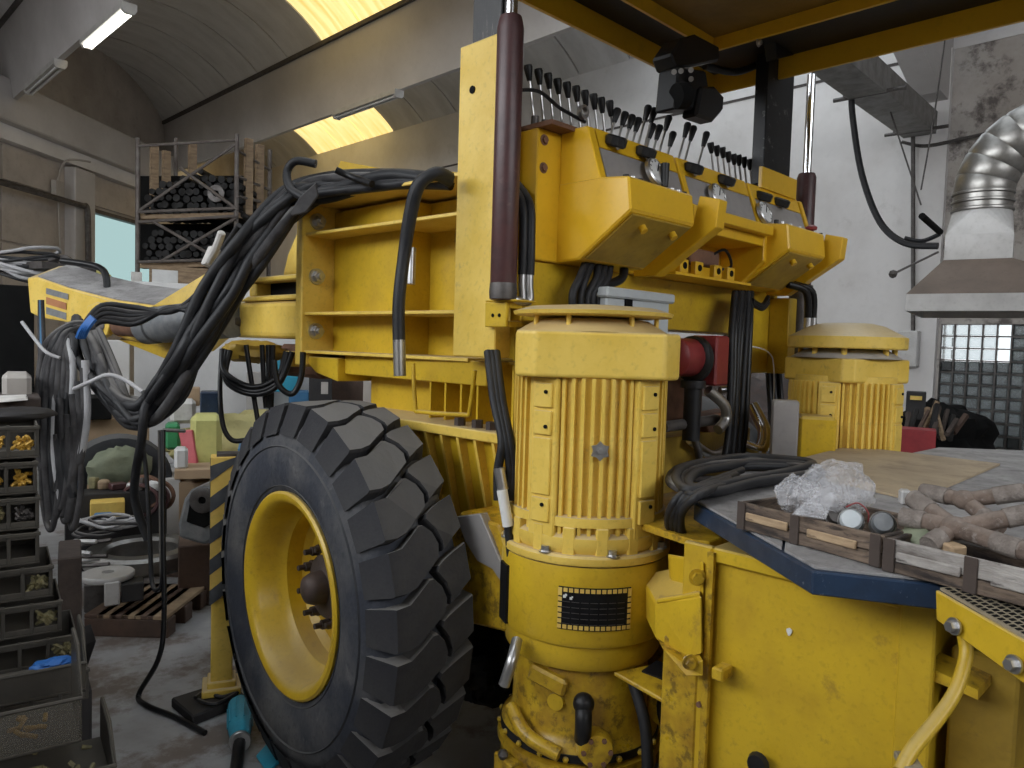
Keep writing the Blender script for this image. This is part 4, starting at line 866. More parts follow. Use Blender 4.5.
# ---------------- work deck, box below it, step and rail
DZ = 1.13; DT = .05
DK = [(1.70, 1.02), (1.348, .559), (1.44, .385), (1.56, .14), (1.75, -.25), (3.9, -.25), (4.0, .55), (3.62, .98), (3.02, 1.0), (2.95, 1.17), (2.62, 1.25), (2.3, 1.2)]
b = MB(); b.prism([(x, y, DZ - DT) for x, y in DK], (0, 0, DT - .006)); dk = part(b, 'deck', 'deck_blue', bevel=.003, label='dark blue edged steel work deck')
def inset(poly, k=.012):
    cx = sum(p[0] for p in poly) / len(poly); cy = sum(p[1] for p in poly) / len(poly)
    return [(cx + (x - cx) * (1 - k), cy + (y - cy) * (1 - k)) for x, y in poly]
def clipx(poly, f):                    # keep where f>0
    out = []
    for i in range(len(poly)):
        p, q = poly[i], poly[(i + 1) % len(poly)]; a, b_ = f(p), f(q)
        if a >= 0: out.append(p)
        if a * b_ < 0: t = a / (a - b_); out.append((p[0] + (q[0] - p[0]) * t, p[1] + (q[1] - p[1]) * t))
    return out
base = inset(DK)
def side(p, a, c): return (c[0] - a[0]) * (p[1] - a[1]) - (c[1] - a[1]) * (p[0] - a[0])
L1 = ((2.05, 1.2), (2.95, 1.12)); s1 = ((2.10, .93), (2.62, 1.26)); s2 = ((2.6, -.3), (2.75, 1.3))
reg = [clipx(clipx(base, lambda p: side(p, (1.9, .86), (2.85, 1.27))), lambda p: 1), clipx(clipx(base, lambda p: -side(p, (1.9, .86), (2.85, 1.27)) - .006), lambda p: 2.55 + .12 * p[1] - p[0]),
       clipx(clipx(base, lambda p: -side(p, (1.9, .86), (2.85, 1.27)) - .006), lambda p: p[0] - 2.558 - .12 * p[1])]
for r_ in reg:
    if len(r_) < 3: continue
    parts_ = [r_]
    for q in parts_: b = MB(); b.prism([(x, y, DZ - .006) for x, y in q], (0, 0, .006)); b.build('deck_plate', 'deck_top', dk, bevel=.001)
pw = [at(772, 466, Z=DZ + .006), at(850, 446, Z=DZ + .006), at(1000, 464, Z=DZ + .006), at(915, 500, Z=DZ + .006)]
b = MB(); b.prism([(p.x, p.y, DZ + .001) for p in pw], (0, 0, .007)); b.build('plywood_sheet', 'plywood', label='tan plywood sheet lying flat in the middle of the work deck', cat='plywood')
# box under the deck with its recessed side panel
BXX = 1.60
b = MB(); b.mm((BXX + .02, .44, .0), (2.6, .93, 1.04)); bx = part(b, 'frame_box', 'yellow', bevel=.004)
b = MB(); b.mm((BXX, .905, .0), (BXX + .02, .985, 1.05)); b.mm((BXX, .42, .0), (BXX + .02, .485, 1.05)); b.mm((BXX, .485, 1.015), (BXX + .02, .905, 1.05)); b.build('box_frame', 'yellow', bx, bevel=.004)
b = MB(); b.mm((BXX - .012, .895, 0), (BXX, .912, 1.04)); b.build('frame_edge_strip', 'yellow_oily', bx)
b = MB(); p = at(789, 632, X=BXX + .016); pts = [p + Vector((0, .006 * math.cos(t) * (1 + .4 * math.sin(3 * t)), .009 * math.sin(t))) for t in [k * .628 for k in range(10)]]; b.prism(pts, (.003, 0, 0)); b.build('paint_chip', 'sticker_white', bx)
b = MB(); p = at(722, 672, X=BXX - .02); b.box(p, (.05, .03, .03)); part(b, 'latch_stub', 'yellow_oily', bevel=.004)
b = MB(); b.mm((BXX - .004, .93, .3), (BXX + .15, 1.03, .80)); part(b, 'frame_post', 'yellow_oily', bevel=.004)
b = MB(); p = at(700, 704, X=BXX - .008); b.cyl(p, p + Vector((-.008, 0, 0)), .007, 8); part(b, 'post_bolt', 'rusty')
b = MB(); p = at(760, 762, X=BXX - .004); b.lathe([(.02, 0), (.026, .006), (.022, .02), (.0001, .022)], p, (-1, 0, 0), n=14); part(b, 'rubber_plug', 'black_metal', smooth=40)
b = MB(); b.prism([(1.72, 1.25, 1.02), (1.66, 1.0, 1.02), (1.68, .96, 1.02), (2.4, .96, 1.02), (2.4, 1.25, 1.02)], (0, 0, .02)); part(b, 'top_edge_plate', 'yellow_oily', bevel=.003)
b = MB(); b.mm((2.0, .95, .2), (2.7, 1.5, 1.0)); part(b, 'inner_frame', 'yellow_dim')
# dark space right of the box: its shade is put into the dimmer yellow
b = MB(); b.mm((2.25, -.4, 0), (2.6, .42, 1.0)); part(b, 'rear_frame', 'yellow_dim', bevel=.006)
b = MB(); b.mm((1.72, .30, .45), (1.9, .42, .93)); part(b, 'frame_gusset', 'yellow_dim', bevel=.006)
b = MB(); A = [at(923, 665, X=1.62), at(978, 690, X=1.62), at(978, 700, X=1.62), at(960, 692, X=1.62), at(923, 677, X=1.62)]; b.prism(A, (.1, 0, 0)); part(b, 'torn_flange', 'yellow_oily')
# step with perforated tread
stx = [at(935, 590, D=1.26), at(936, 620, D=1.26), at(1024, 684, D=1.10), at(1050, 703, D=1.06), at(1050, 656, D=1.06)]
b = MB(); nrm = (stx[2] - stx[0]).cross(UP).normalized(); nrm = nrm if nrm.dot(CD) < 0 else -nrm
b.prism(stx, nrm * .008); sp = part(b, 'step_bracket', 'yellow', bevel=.002)
for px, py, D_ in ((956, 626, 1.215), (1016, 664, 1.105)):
    p = at(px, py, D=D_) - nrm * .002; b = MB(); b.cyl(p, p - nrm * .004, .014, 18); b.build('washer', 'steel', sp, smooth=40); b = MB(); b.cyl(p - nrm * .004, p - nrm * .014, .009, 6); b.build('bolt', 'steel', sp)
e0 = at(940, 590, D=1.262); e1 = at(1060, 660, D=1.05); back = nrm * .16 + UP * .004
tr_ = MB(); tr_.prism([e0, e1, e1 + back, e0 + back], (0, 0, .004)); tread = part(tr_, 'step_tread', 'grate')
holes = MB(); u_ = (e1 - e0); L_ = u_.length; ud = u_ / L_; bd = back.normalized()
NR = 9; NCc = int(L_ / .0105)
for i in range(NCc):
    for j in range(NR):
        c_ = e0 + ud * (.008 + i * .0105 + (.005 if j % 2 else 0)) + bd * (.010 + j * .0165) + UP * .0045
        holes.prism([c_ - ud * .003 - bd * .005, c_ + ud * .003 - bd * .005, c_ + ud * .003 + bd * .005, c_ - ud * .003 + bd * .005], (0, 0, .0008))
o = holes.build('tread_slots', 'black_matte', tread); o['kind'] = 'stuff'
b = MB(); b.tube([at(964, 636, D=1.26), at(966, 656, D=1.25), at(956, 690, D=1.23), at(938, 718, D=1.20), at(912, 750, D=1.16), at(900, 772, D=1.14)], .011, 12); part(b, 'step_rail', 'yellow', smooth=50, label='bent yellow tube rail')
b = MB(); q = at(910, 765, D=1.15); b.box(q, (.06, .03, .012), Matrix.Rotation(.6, 3, 'Z')); part(b, 'rail_foot', 'grate', bevel=.002)
# ================================================================== things on the deck
def crate(a, b_, depth, hgt, name_label, mats, open_=True):
    """a,b_: base corners of the long front side on the deck"""
    a = Vector((a[0], a[1], DZ)); b_ = Vector((b_[0], b_[1], DZ)); L = (b_ - a).length; d = (b_ - a) / L; n = UP.cross(d)
    if n.dot(CD) > 0: n = -n
    cr_ = thing('wooden_crate', (a + b_) / 2 + n * depth / 2, name_label, 'crate', 'shallow wooden crates on the work deck')
    T = .012
    def bd(o, l, w, h, name, m):   # box from corner o along d (l), n (w), up (h)
        q = MB(); q.prism([o, o + d * l, o + d * l + n * w, o + n * w], (0, 0, h)); return q.build(name, m, cr_, bevel=.0015)
    z = UP
    for off, tag_ in ((0, 'front'), (depth - T, 'back')):
        o = a + n * off
        bd(o + z * .002, L, T, hgt * .42, 'side_plank', mats[0]); bd(o + z * (.002 + hgt * .46), L, T, hgt * .54, 'side_plank', mats[1])
    for off in (0, L - T):
        o = a + d * off + n * (T + .0005)
        bd(o + z * .002, T, depth - 2 * T - .001, hgt, 'end_plank', mats[0])
    for k in range(4): bd(a + d * (T + .001) + n * (T + .001 + k * (depth - 2 * T) / 4) + z * .001, L - 2 * T - .002, (depth - 2 * T) / 4 - .003, .006, 'bottom_plank', mats[0])
    for f in (0, .44, 1):
        l = .022; o = a + d * (f * (L - l)) - n * .0035
        bd(o + z * .001, l, .003, hgt + .003, 'corner_strap', 'wood_dark')
    o = a + d * (L * .08) - n * .007; bd(o + z * hgt * .42, L * .32, .006, hgt * .30, 'front_batten', mats[2])
    o = a + d * (L * .54) - n * .007; bd(o + z * hgt * .42, L * .32, .006, hgt * .28, 'front_batten', mats[2])
    return a, d, n, L
A1 = crate((1.515, .800), (1.443, .475), .23, .058, 'left wooden crate on the deck, holding a clear plastic bag and round fittings', ('wood_crate', 'wood_crate', 'wood_crate_light'))
A2 = crate((1.433, .468), (1.38, .14), .24, .058, 'right wooden crate on the deck, whitish and worn, holding branched pipe pieces', ('wood_crate', 'wood_white', 'wood_white'))
# crumpled clear plastic bag in the left crate
def blob(c, r, sc, amp, n=40, seed=0, freq=2.2):
    b = MB(); b.sph((0, 0, 0), 1, n); 
    for i, v in enumerate(b.v):
        q = Vector(v); nn = mnoise.noise(q * freq + Vector((seed, 1, 3))) * amp + abs(mnoise.noise(q * freq * 2.7 + Vector((2, seed, 5)))) * amp * .9 + mnoise.noise(q * freq * 6 + Vector((seed, 4, 2))) * amp * .25
        q = q * (1 + nn); b.v[i] = Vector(c) + Vector((q.x * sc[0], q.y * sc[1], q.z * sc[2])) * r
    return b
bag = thing('plastic_bag', at(826, 515, Z=DZ + .01), 'crumpled clear plastic bag lying in the left wooden crate', 'bag')
pc = at(836, 487, D=1.60); b = blob(pc, .080, (1.2, .8, .62), .30, 64, 3, 1.3); b.build('bag_body', 'clear_plastic', bag, smooth=80)
pc = at(796, 495, D=1.58); b = blob(pc, .045, (1.1, .8, .75), .34, 56, 8, 1.4); b.build('bag_fold', 'clear_plastic', bag, smooth=80)
b = MB(); A = [at(792, 514, D=1.50), at(818, 490, D=1.56), at(836, 492, D=1.56), at(826, 519, D=1.47)]; b.prism(A, (.004, .004, -.003)); b.build('bag_flap', 'clear_plastic', bag)
def fitting(px, py, D_, k, label):
    c = at(px, py, D=D_); ax = (CD * .8 + Vector((-.25, .25, .35))).normalized()
    t = thing('round_fitting', c - UP * .02, label, 'fitting', 'round hydraulic fittings in the crates')
    b = MB(); b.lathe([(.014, -.045), (.022, -.04), (.022, -.005)], c, ax, n=24); b.build('fitting_body', 'steel_dark', t, smooth=40)
    for i in range(3): b = MB(); b.lathe([(.0225, -.032 + .010 * i), (.0245, -.030 + .010 * i), (.0245, -.026 + .010 * i), (.0225, -.024 + .010 * i)], c, ax, n=24, closed=True); b.build('fitting_ring', 'steel', t, smooth=40)
    b = MB(); b.lathe([(.021, -.004), (.021, .004), (.017, .012), (.0001, .014)], c, ax, n=24); b.build('fitting_cap', k, t, smooth=40)
fitting(851, 520, 1.47, 'enclosure', 'round metal fitting with pale cap, left one in the left crate')
fitting(883, 523, 1.45, 'decal_grey', 'round metal fitting with dark grey cap, right one in the left crate')
fitting(838, 515, 1.52, 'steel_dark', 'dark round fitting half hidden behind the bag in the left crate')
b = MB(); b.tube([at(846, 507, D=1.5), at(858, 503, D=1.5), at(868, 512, D=1.49), at(868, 522, D=1.48)], .0015, 6); b.build('red_wire', 'red_paint', smooth=40, label='thin red wire curled over the fittings in the left crate', cat='wire')
# branched pipes wrapped in pale cloth, in the right crate
def branched(name_label, arms, wraps):
    t = thing('branched_pipe', arms[0][0][0] - UP * .03, name_label, 'pipe', 'branched pipe pieces in the right crate')
    for pts, r in arms: b = MB(); b.tube(pts, r, 12, steps=4); b.build('pipe_arm', 'clay_pipe', t, smooth=50)
    j_ = arms[0][0][0]; b = MB(); b.sph(j_, arms[0][1] * 1.45, 14, (1.1, 1.1, .9)); b.build('pipe_joint', 'clay_pipe', t, smooth=60)
    for p, q, r in wraps:
        b = MB(); b.tube([p, p.lerp(q, .5) + jv(.001), q], r, 12); b.build('pipe_wrap', 'cloth_grey', t, smooth=50)
    return t
P = lambda x, y, D_: at(x, y, D=D_)
def arm(p, q, r): return ([p, p.lerp(q, .5), q], r)
c0 = P(955, 528, 1.36)
wr = lambda p, q, f0, f1, r: (p.lerp(q, f0), p.lerp(q, f1), r)
ends = [P(912, 500, 1.47), P(905, 517, 1.43), P(1040, 512, 1.32), P(1040, 556, 1.22), P(930, 545, 1.34)]
ends[0] = P(914, 499, 1.47)
branched('dusty branched brown pipe with grey cloth wrapped ends, lying across the right crate', [arm(c0, e, .0165) for e in (ends[0], ends[1], ends[2], ends[3])] + [([c0, c0.lerp(ends[4], .6), ends[4]], .015)],
         [wr(c0, ends[0], .55, 1.02, .0185), wr(c0, ends[1], .6, 1.05, .0185), wr(c0, ends[2], .6, .95, .0185), wr(c0, ends[3], .5, .8, .018), wr(c0, ends[4], .55, 1.05, .0185)])
c1_ = P(965, 500, 1.52); e = [P(925, 492, 1.60), P(1040, 490, 1.45), P(1000, 530, 1.44)]
branched('second branched pipe with cloth wrapped ends, lying behind the first in the right crate', [arm(c1_, q, .0155) for q in e], [wr(c1_, e[0], .4, 1.05, .018), wr(c1_, e[1], .4, .8, .018), wr(c1_, e[2], .5, .9, .018)])
b = MB(); p = P(905, 497, 1.50); b.box(p, (.03, .02, .03), Matrix.Rotation(.5, 3, 'Z')); b.build('metal_block', 'galv_dull', bevel=.004, label='small grey metal block between the two crates', cat='block')
b = blob(P(926, 537, 1.42), .04, (1.3, 1, .6), .3, 20, 5); b.build('green_rag', 'tarp_green', smooth=50, label='dark green rag stuffed in the right crate', cat='rag')
b = MB(); b.box(P(950, 548, 1.33), (.05, .03, .02), Matrix.Rotation(.9, 3, 'Z')); b.build('wood_chip', 'wood_crate_light', bevel=.003, label='light wood offcut under the branched pipe', cat='wood')
# coil of black hose on the deck edge
coil = thing('hose_coil', at(735, 495, Z=DZ), 'loose coil of thick black hose on the left edge of the deck', 'hose coil')
for k in range(9):
    f = k / 8; L_ = random.uniform(-6, 6); D_ = 1.75 + .35 * (1 - f) 
    y0 = 466 + 34 * f
    q_ = [(676, 484), (684, 470), (712, 462), (752, 458), (800, 461), (818, 466), (800, 474), (752, 482), (712, 492), (688, 494)]
    sx, sy = random.uniform(.86, 1.04), random.uniform(.7, 1.1); ox, oy = J(7), J(4)
    pts = [at(742 + (x - 742) * sx + ox + J(2), 476 + (y - 476) * sy + oy + J(1), Z=DZ + .013 + .004 * (k % 5) + abs(J(.004))) for x, y in q_]
    b = MB(); b.tube(pts, random.choice((.010, .012, .014)), 8, closed=True); b.build('hose_turn', 'hose' if k % 3 else 'hose_dusty', coil, smooth=60)
for k in range(4):
    b = MB(); b.tube([at(742 - 6 * k, 470 + 5 * k, Z=DZ + .03), at(700, 486 + 3 * k, Z=DZ + .03), at(676 + 2 * k, 500 + 4 * k, D=1.92), at(668 + 5 * k, 522 + 4 * k, D=1.98), at(676 + 7 * k, 540 + 2 * k, D=2.06)], .011, 8); b.build('hanging_turn', 'hose', coil, smooth=60)
# ---------------- machinery seen between the motors
b = MB(); b.mm((2.02, 1.58, 1.50), (2.40, 1.69, 1.715)); eb = part(b, 'electric_box', 'enclosure', bevel=.006, label='light grey electric box')
b = MB(); b.mm((2.005, 1.565, 1.69), (2.415, 1.70, 1.725)); b.build('box_lid', 'enclosure', eb, bevel=.006)
b = MB(); b.mm((2.12, 1.574, 1.655), (2.16, 1.58, 1.69)); b.build('box_latch', 'black_matte', eb)
for k in range(3): b = MB(); b.mm((2.335 + .018 * k, 1.576, 1.53), (2.343 + .018 * k, 1.58, 1.545)); b.build('cable_slot', 'red_paint', eb)
b = MB(); b.lathe([(.055, 0), (.075, .01), (.075, .10), (.06, .12)], (2.50, 1.62, 1.49), (1, -.15, 0), n=24); rv = part(b, 'red_pump', 'red_paint', smooth=40, label='red pump body')
b = MB(); b.lathe([(.078, 0), (.092, .006), (.092, .03), (.078, .036)], (2.60, 1.605, 1.485), (1, -.15, 0), n=24); b.build('pump_clamp', 'black_metal', rv, smooth=40)
b = MB(); b.box((2.72, 1.59, 1.48), (.10, .12, .20)); b.build('pump_block', 'red_paint', rv, bevel=.008)
b = MB(); b.cyl((2.62, 1.60, 1.39), (2.62, 1.60, 1.16), .035, 16); b.cyl((2.62, 1.60, 1.40), (2.62, 1.60, 1.37), .05, 16); b.build('suction_pipe', 'black_metal', rv, smooth=40)
b = MB(); b.tube([(2.70, 1.58, 1.36), (2.78, 1.55, 1.30), (2.80, 1.55, 1.24), (2.74, 1.55, 1.20)], .022, 10); part(b, 'bent_pipe', 'steel', smooth=50)
b = MB(); b.tube([(2.45, 1.62, 1.22), (2.65, 1.62, 1.225), (2.85, 1.62, 1.23)], .022, 10); part(b, 'cross_pipe', 'steel_dark', smooth=50)
b = MB(); b.prism([at(702, 416, Y=1.75), at(735, 410, Y=1.75), at(736, 445, Y=1.75), at(715, 445, Y=1.75)], (0, .1, 0)); part(b, 'rusty_plate', 'rusty', bevel=.005)
b = MB(); b.tube([at(690, 440, Y=1.7), at(712, 455, Y=1.7), at(730, 446, Y=1.7)], .02, 10); part(b, 'bent_pipe', 'steel', smooth=50)
for k, (x0, y0, x1, y1) in enumerate(((704, 470, 728, 452), (690, 425, 700, 470), (720, 390, 735, 380), (690, 478, 740, 475))):
    b = MB(); b.tube([at(x0, y0, Y=1.65), at((x0 + x1) / 2 + 3, (y0 + y1) / 2 + 3, Y=1.63), at(x1, y1, Y=1.66)], .016, 8); part(b, 'small_pipe', ('steel', 'steel_dark')[k % 2], smooth=50)
pts = [at(752, 405, D=3.4), at(764, 430, D=3.35), at(760, 450, D=3.3), at(744, 446, D=3.3)]
b = MB(); b.tube(pts, .03, 10); part(b, 'shiny_pipe', 'chrome', smooth=50)
b = MB(); b.mm((2.6, 1.95, .9), (3.3, 2.1, 1.45)); part(b, 'valve_block', 'rusty', bevel=.02)
# vertical black cable bundle from the panel, and the cables behind the electric box
for k in range(6):
    x = 733 + 3.2 * k; b = MB(); b.tube([at(x + 2, 292, Y=1.62), at(x + J(1.5), 330, Y=1.58), at(x - 3 + J(2), 380, Y=1.56), at(x - 6 + J(2), 430, Y=1.55), at(x - 9 + J(2), 470, Y=1.55)], .014, 8); part(b, 'hose', 'hose_black' if k % 2 else 'hose', smooth=60)
for k in range(3): b = MB(); b.tube([at(752, 300 + 2 * k, Y=1.6), at(762, 305 + 2 * k, Y=1.6), at(768, 297 + 3 * k, Y=1.62)], .010, 8); part(b, 'hose', 'hose_black', smooth=60)
for k in range(5):
    x = 578 + 6 * k; b = MB(); b.tube([at(x + 8, 262, Y=1.64), at(x + 4 + J(3), 278, Y=1.62), at(x - 3 + J(3), 295, Y=1.62), at(x - 4, 318, Y=1.62)], .014, 8); part(b, 'hose', 'hose', smooth=60)
b = MB(); b.tube([at(624, 264, Y=1.64), at(622, 278, Y=1.62), at(606, 284, Y=1.62), at(600, 276, Y=1.64)], .016, 8); part(b, 'hose', 'hose_black', smooth=60)
for k, x in enumerate((768, 773, 779)): b = MB(); b.tube([at(x, 368, D=4.0), at(x + 2, 400, D=4.0), at(x + 5, 440, D=3.9)], .016, 8); part(b, 'hose', 'hose_black', smooth=60)
b = MB(); b.tube([at(745, 345, Y=1.6), at(768, 352, Y=1.58), at(774, 372, Y=1.58), at(772, 440, Y=1.6)], .003, 6); part(b, 'thin_wire', 'white_plastic', smooth=50)
# hoses running down between the column and motor 1
for k in range(3):
    x = 488 + 4 * k; b = MB(); b.tube([at(x, 352, D=2.35), at(x + 6, 400, D=2.25), at(x + 14, 440, D=2.2), at(x + 18 - 8 * (k == 0), 470, D=2.2), at(x + 14 - 4 * (k == 0), 500, D=2.2)], .014, 10); part(b, 'hose', 'hose', smooth=60)
b = MB(); b.cyl(at(499, 468, D=2.18), at(503, 490, D=2.18), .017, 12); part(b, 'hose_fitting', 'steel', smooth=40)
b = MB(); b.cyl(at(502, 490, D=2.17), at(508, 526, D=2.17), .016, 12); part(b, 'hose_label', 'sticker_white', smooth=40, label='white label sleeve on the hose')
b = MB(); b.tube([at(508, 526, D=2.18), at(511, 560, D=2.18)], .012, 8); part(b, 'hose', 'hose', smooth=40)
b = MB(); b.tube([at(517, 640, D=2.1), at(512, 660, D=2.05), at(504, 685, D=2.05)], .016, 10); part(b, 'hose_fitting', 'steel', smooth=40)
# ---------------- yoke casting and boom on the far left end
b = MB(); b.mm((1.80, 3.10, 1.515), (2.25, 3.95, 1.705)); part(b, 'yoke_casting', 'yellow_pale', bevel=.03, seg=3)
b = MB(); b.prism([(1.79, 3.10, 1.705), (1.79, 3.86, 1.705), (1.79, 3.76, 1.73), (1.79, 3.10, 1.73)], (.45, 0, 0)); part(b, 'yoke_flange', 'yellow_pale', bevel=.006)
b = MB(); b.mm((1.88, 3.10, 1.73), (2.2, 3.68, 1.80)); part(b, 'yoke_gap', 'black_matte')
b = MB(); b.mm((1.81, 3.70, 1.73), (2.2, 3.78, 1.80)); part(b, 'yoke_web', 'yellow_pale', bevel=.006)
b = MB(); b.prism([(1.79, 3.10, 1.80), (1.79, 3.80, 1.80), (1.79, 3.74, 1.825), (1.79, 3.10, 1.825)], (.45, 0, 0)); part(b, 'yoke_flange', 'yellow_pale', bevel=.006)
b = MB(); b.prism([(1.90, 3.10, 1.825), (1.90, 3.62, 1.825), (1.90, 3.56, 1.95), (1.90, 3.45, 2.08), (1.90, 3.10, 2.08)], (.3, 0, 0)); part(b, 'yoke_top', 'yellow_pale', bevel=.03, seg=3)
p = at(238, 322, X=1.80); b = MB(); b.cyl(p, p + Vector((-.03, 0, 0)), .035, 18); part(b, 'yoke_pin', 'steel_dark', smooth=40); b = MB(); b.cyl(p + Vector((-.028, 0, 0)), p + Vector((-.04, 0, 0)), .018, 6); part(b, 'yoke_pin_bolt', 'steel')
b = MB(); b.mm((1.86, 3.15, 1.33), (2.2, 3.55, 1.49)); part(b, 'swivel_underside', 'rusty', bevel=.02)
BD = lambda x, D0=4.85, D1=4.15: D0 + (D1 - D0) * (x - 30) / 190.0
def bp(x, y): return at(x, y, D=BD(x))
bk = (_F * .34 + Vector((0, 0, .13)))
side_ = [bp(*q) for q in ((27, 278), (30, 313), (40, 318), (97, 328), (120, 338), (175, 352), (214, 352), (214, 330), (160, 306), (117, 300), (70, 288), (38, 277))]
b = MB(); b.prism(side_, bk); bo = part(b, 'boom', 'yellow_pale', bevel=.012, seg=2, label='yellow boom arm pointing away to the left')
b = MB(); A = [bp(118, 340), bp(168, 360), bp(178, 358), bp(178, 346)]; b.prism(A, bk * .3); part(b, 'boom_lower_plate', 'yellow', bevel=.003)
b = MB(); A = [at(152, 306, D=4.35), at(214, 268, D=4.2), at(232, 262, D=4.15), at(225, 300, D=4.15), at(190, 318, D=4.25)]; b.prism(A, _F * .05); part(b, 'boom_side_plate', 'yellow', bevel=.004)
b = MB(); tp_ = [side_[q] + UP * .002 for q in (8, 9, 10, 11)]; b.add(tp_ + [q + bk for q in tp_] + [q + UP * .006 for q in tp_] + [q + bk + UP * .006 for q in tp_], [(8 + i, 9 + i, 13 + i, 12 + i) for i in range(3)] + [(i, i + 1, 9 + i, 8 + i) for i in range(3)]); part(b, 'boom_dusty_top', 'deck_top')
# decals on the boom: two grey stripes and a red-brown word band
sdn = (side_[1] - side_[10]).cross(side_[9] - side_[10]).normalized(); sdn = sdn if sdn.dot(_F) < 0 else -sdn
for (x0, y0, x1, y1, x2, y2, x3, y3), m in (((47, 288, 69, 294, 69, 300, 47, 294), 'decal_grey'), ((47, 297, 67, 303, 67, 310, 47, 304), 'decal_red'), ((47, 307, 67, 313, 67, 320, 47, 314), 'decal_grey')):
    b = MB(); b.prism([bp(x, y) + sdn * .004 for x, y in ((x0, y0), (x1, y1), (x2, y2), (x3, y3))], sdn * .002); b.build('boom_decal', m, bo)
# clevis and tilt cylinder
b = MB(); A = [bp(98, 308), bp(108, 304), bp(118, 309), bp(122, 322), bp(118, 336), bp(108, 341), bp(99, 337)]; b.prism([q - _F * .12 for q in A], _F * .06); part(b, 'boom_clevis', 'yellow_pale', bevel=.006)
b = MB(); q = bp(111, 327) - _F * .12; b.cyl(q, q - _F * .02, .035, 16); part(b, 'clevis_pin', 'steel_dark', smooth=40)
b = MB(); b.cyl(at(120, 324, D=4.4), at(150, 326, D=4.3), .07, 18); part(b, 'tilt_cylinder_rod', 'rusty', smooth=40)
b = MB(); a_, c_ = at(146, 326, D=4.3), at(232, 318, D=3.95); d_ = (c_ - a_); b.lathe([(.08, 0), (.105, .01), (.105, .10), (.095, .105), (.095, .16), (.105, .165), (.105, d_.length)], a_, d_, n=28); part(b, 'tilt_cylinder', 'decal_grey', smooth=40, label='blue-grey tilt cylinder')
# loop of dark pipe and a coil lying on the boom tip
b = MB(); b.tube([at(62, 261, D=4.95), at(85, 264, D=4.9), at(100, 268, D=4.85), at(106, 276, D=4.8), at(107, 290, D=4.75)], .022, 8); part(b, 'boom_pipe', 'hose_black', smooth=60)
# ---------------- hydraulic hoses: bundle over the carrier, draping down to the left
def hose(pts, r, m, jit=0, name='hose'):
    b = MB(); b.tube([at(x + J(jit), y + J(jit), D=d) for x, y, d in pts], r, 8, steps=6); return part(b, name, m, smooth=60)
for k in range(18):
    f = k / 17.0; o = (f - .5)
    r = random.choice((.017, .020, .023, .026)); m = random.choice(('hose', 'hose', 'hose', 'hose_dusty'))
    top = 174 + 13 * f
    pts = [(450, 183 + 4 * o, 2.78), (425, 181 + 6 * o, 2.85), (385, top + 2, 2.97), (330, top + 8 + J(3), 3.2), (292 + 6 * o, top + 18 + 8 * f, 3.25), (252 + 24 * o, 238 + 20 * f, 3.25), (222 + 28 * o, 285 + 16 * f, 3.25), (190 + 32 * o, 345 + 12 * f, 3.27), (164 + 24 * o, 390 + 10 * f, 3.33)]
    tail = random.random()
    if k % 3 == 0: pts += [(140 + 10 * o, 408 + 10 * o, 3.4), (112, 395 + 14 * o, 3.5), (95 + 6 * o, 355, 3.6), (84, 325, 3.8)]
    elif k % 3 == 1: pts += [(150, 412 + 12 * o, 3.35), (138 + 5 * o, 440, 3.35), (140 + 6 * o, 500, 3.4), (148 + 10 * o, 540 + 20 * o, 3.4)] if k in (7,) else [(146, 418 + 8 * o, 3.4), (120, 408 + 12 * o, 3.45), (100 + 4 * o, 370, 3.55), (86, 326, 3.8)]
    else: pts += [(142, 420 + 6 * o, 3.4), (110, 402 + 14 * o, 3.5), (78 + 8 * o, 350 + 8 * o, 3.65), (80, 322, 3.85)]
    if k % 3 == 2 or k % 4 == 1: pts = [(322, 192 + 5 * o, 3.9), (306, 192 + 5 * o, 3.55)] + pts[4:]
    pts = [(x + (J(6) if 2 < i_ else 0), y + (J(5) if 1 < i_ else 0), d + (J(.07) if 1 < i_ else 0)) for i_, (x, y, d) in enumerate(pts)]
    hose(pts, r, m, 1)
for k in range(2):   # shorter ones that end at the top of the carrier
    hose([(300 + 6 * k, 196, 3.15), (340, 190 + 2 * k, 3.1), (400, 183 + 1.5 * k, 2.92), (450, 184 + k, 2.8)], .018, 'hose', 1)
hose([(304, 198, 3.1), (290, 188, 3.15), (287, 172, 3.2), (296, 161, 3.2), (316, 164, 3.2)], .018, 'hose', 0)
hose([(336, 170, 3.0), (352, 177, 3.0), (372, 184, 2.9)], .014, 'hose_black', 0)
for k in range(2):   # fat hose curling over the carrier front
    hose([(450, 178 + 4 * k, 2.5), (437 - 3 * k, 173 + 2 * k, 2.45), (420 - 2 * k, 184, 2.45), (412 - 2 * k, 210, 2.47), (405 - k, 250, 2.5), (399, 300, 2.5), (399, 342, 2.5)], .021 - .002 * k, 'hose', 0)
b = MB(); b.cyl(at(399, 340, D=2.5), at(400, 376, D=2.5), .021, 12); part(b, 'hose_fitting', 'galv', smooth=40)
b = MB(); b.cyl(at(412, 248, D=2.75), at(411, 284, D=2.75), .016, 10); part(b, 'hose_fitting', 'steel', smooth=40)
b = MB(); A = [at(290, 212, D=3.05), at(300, 196, D=3.05), at(316, 182, D=3.05), at(318, 196, D=3.05), at(306, 212, D=3.05), at(292, 216, D=3.05)]; b.prism(A, _F * .012); part(b, 'rubber_flap', 'hose_dusty', bevel=.004)
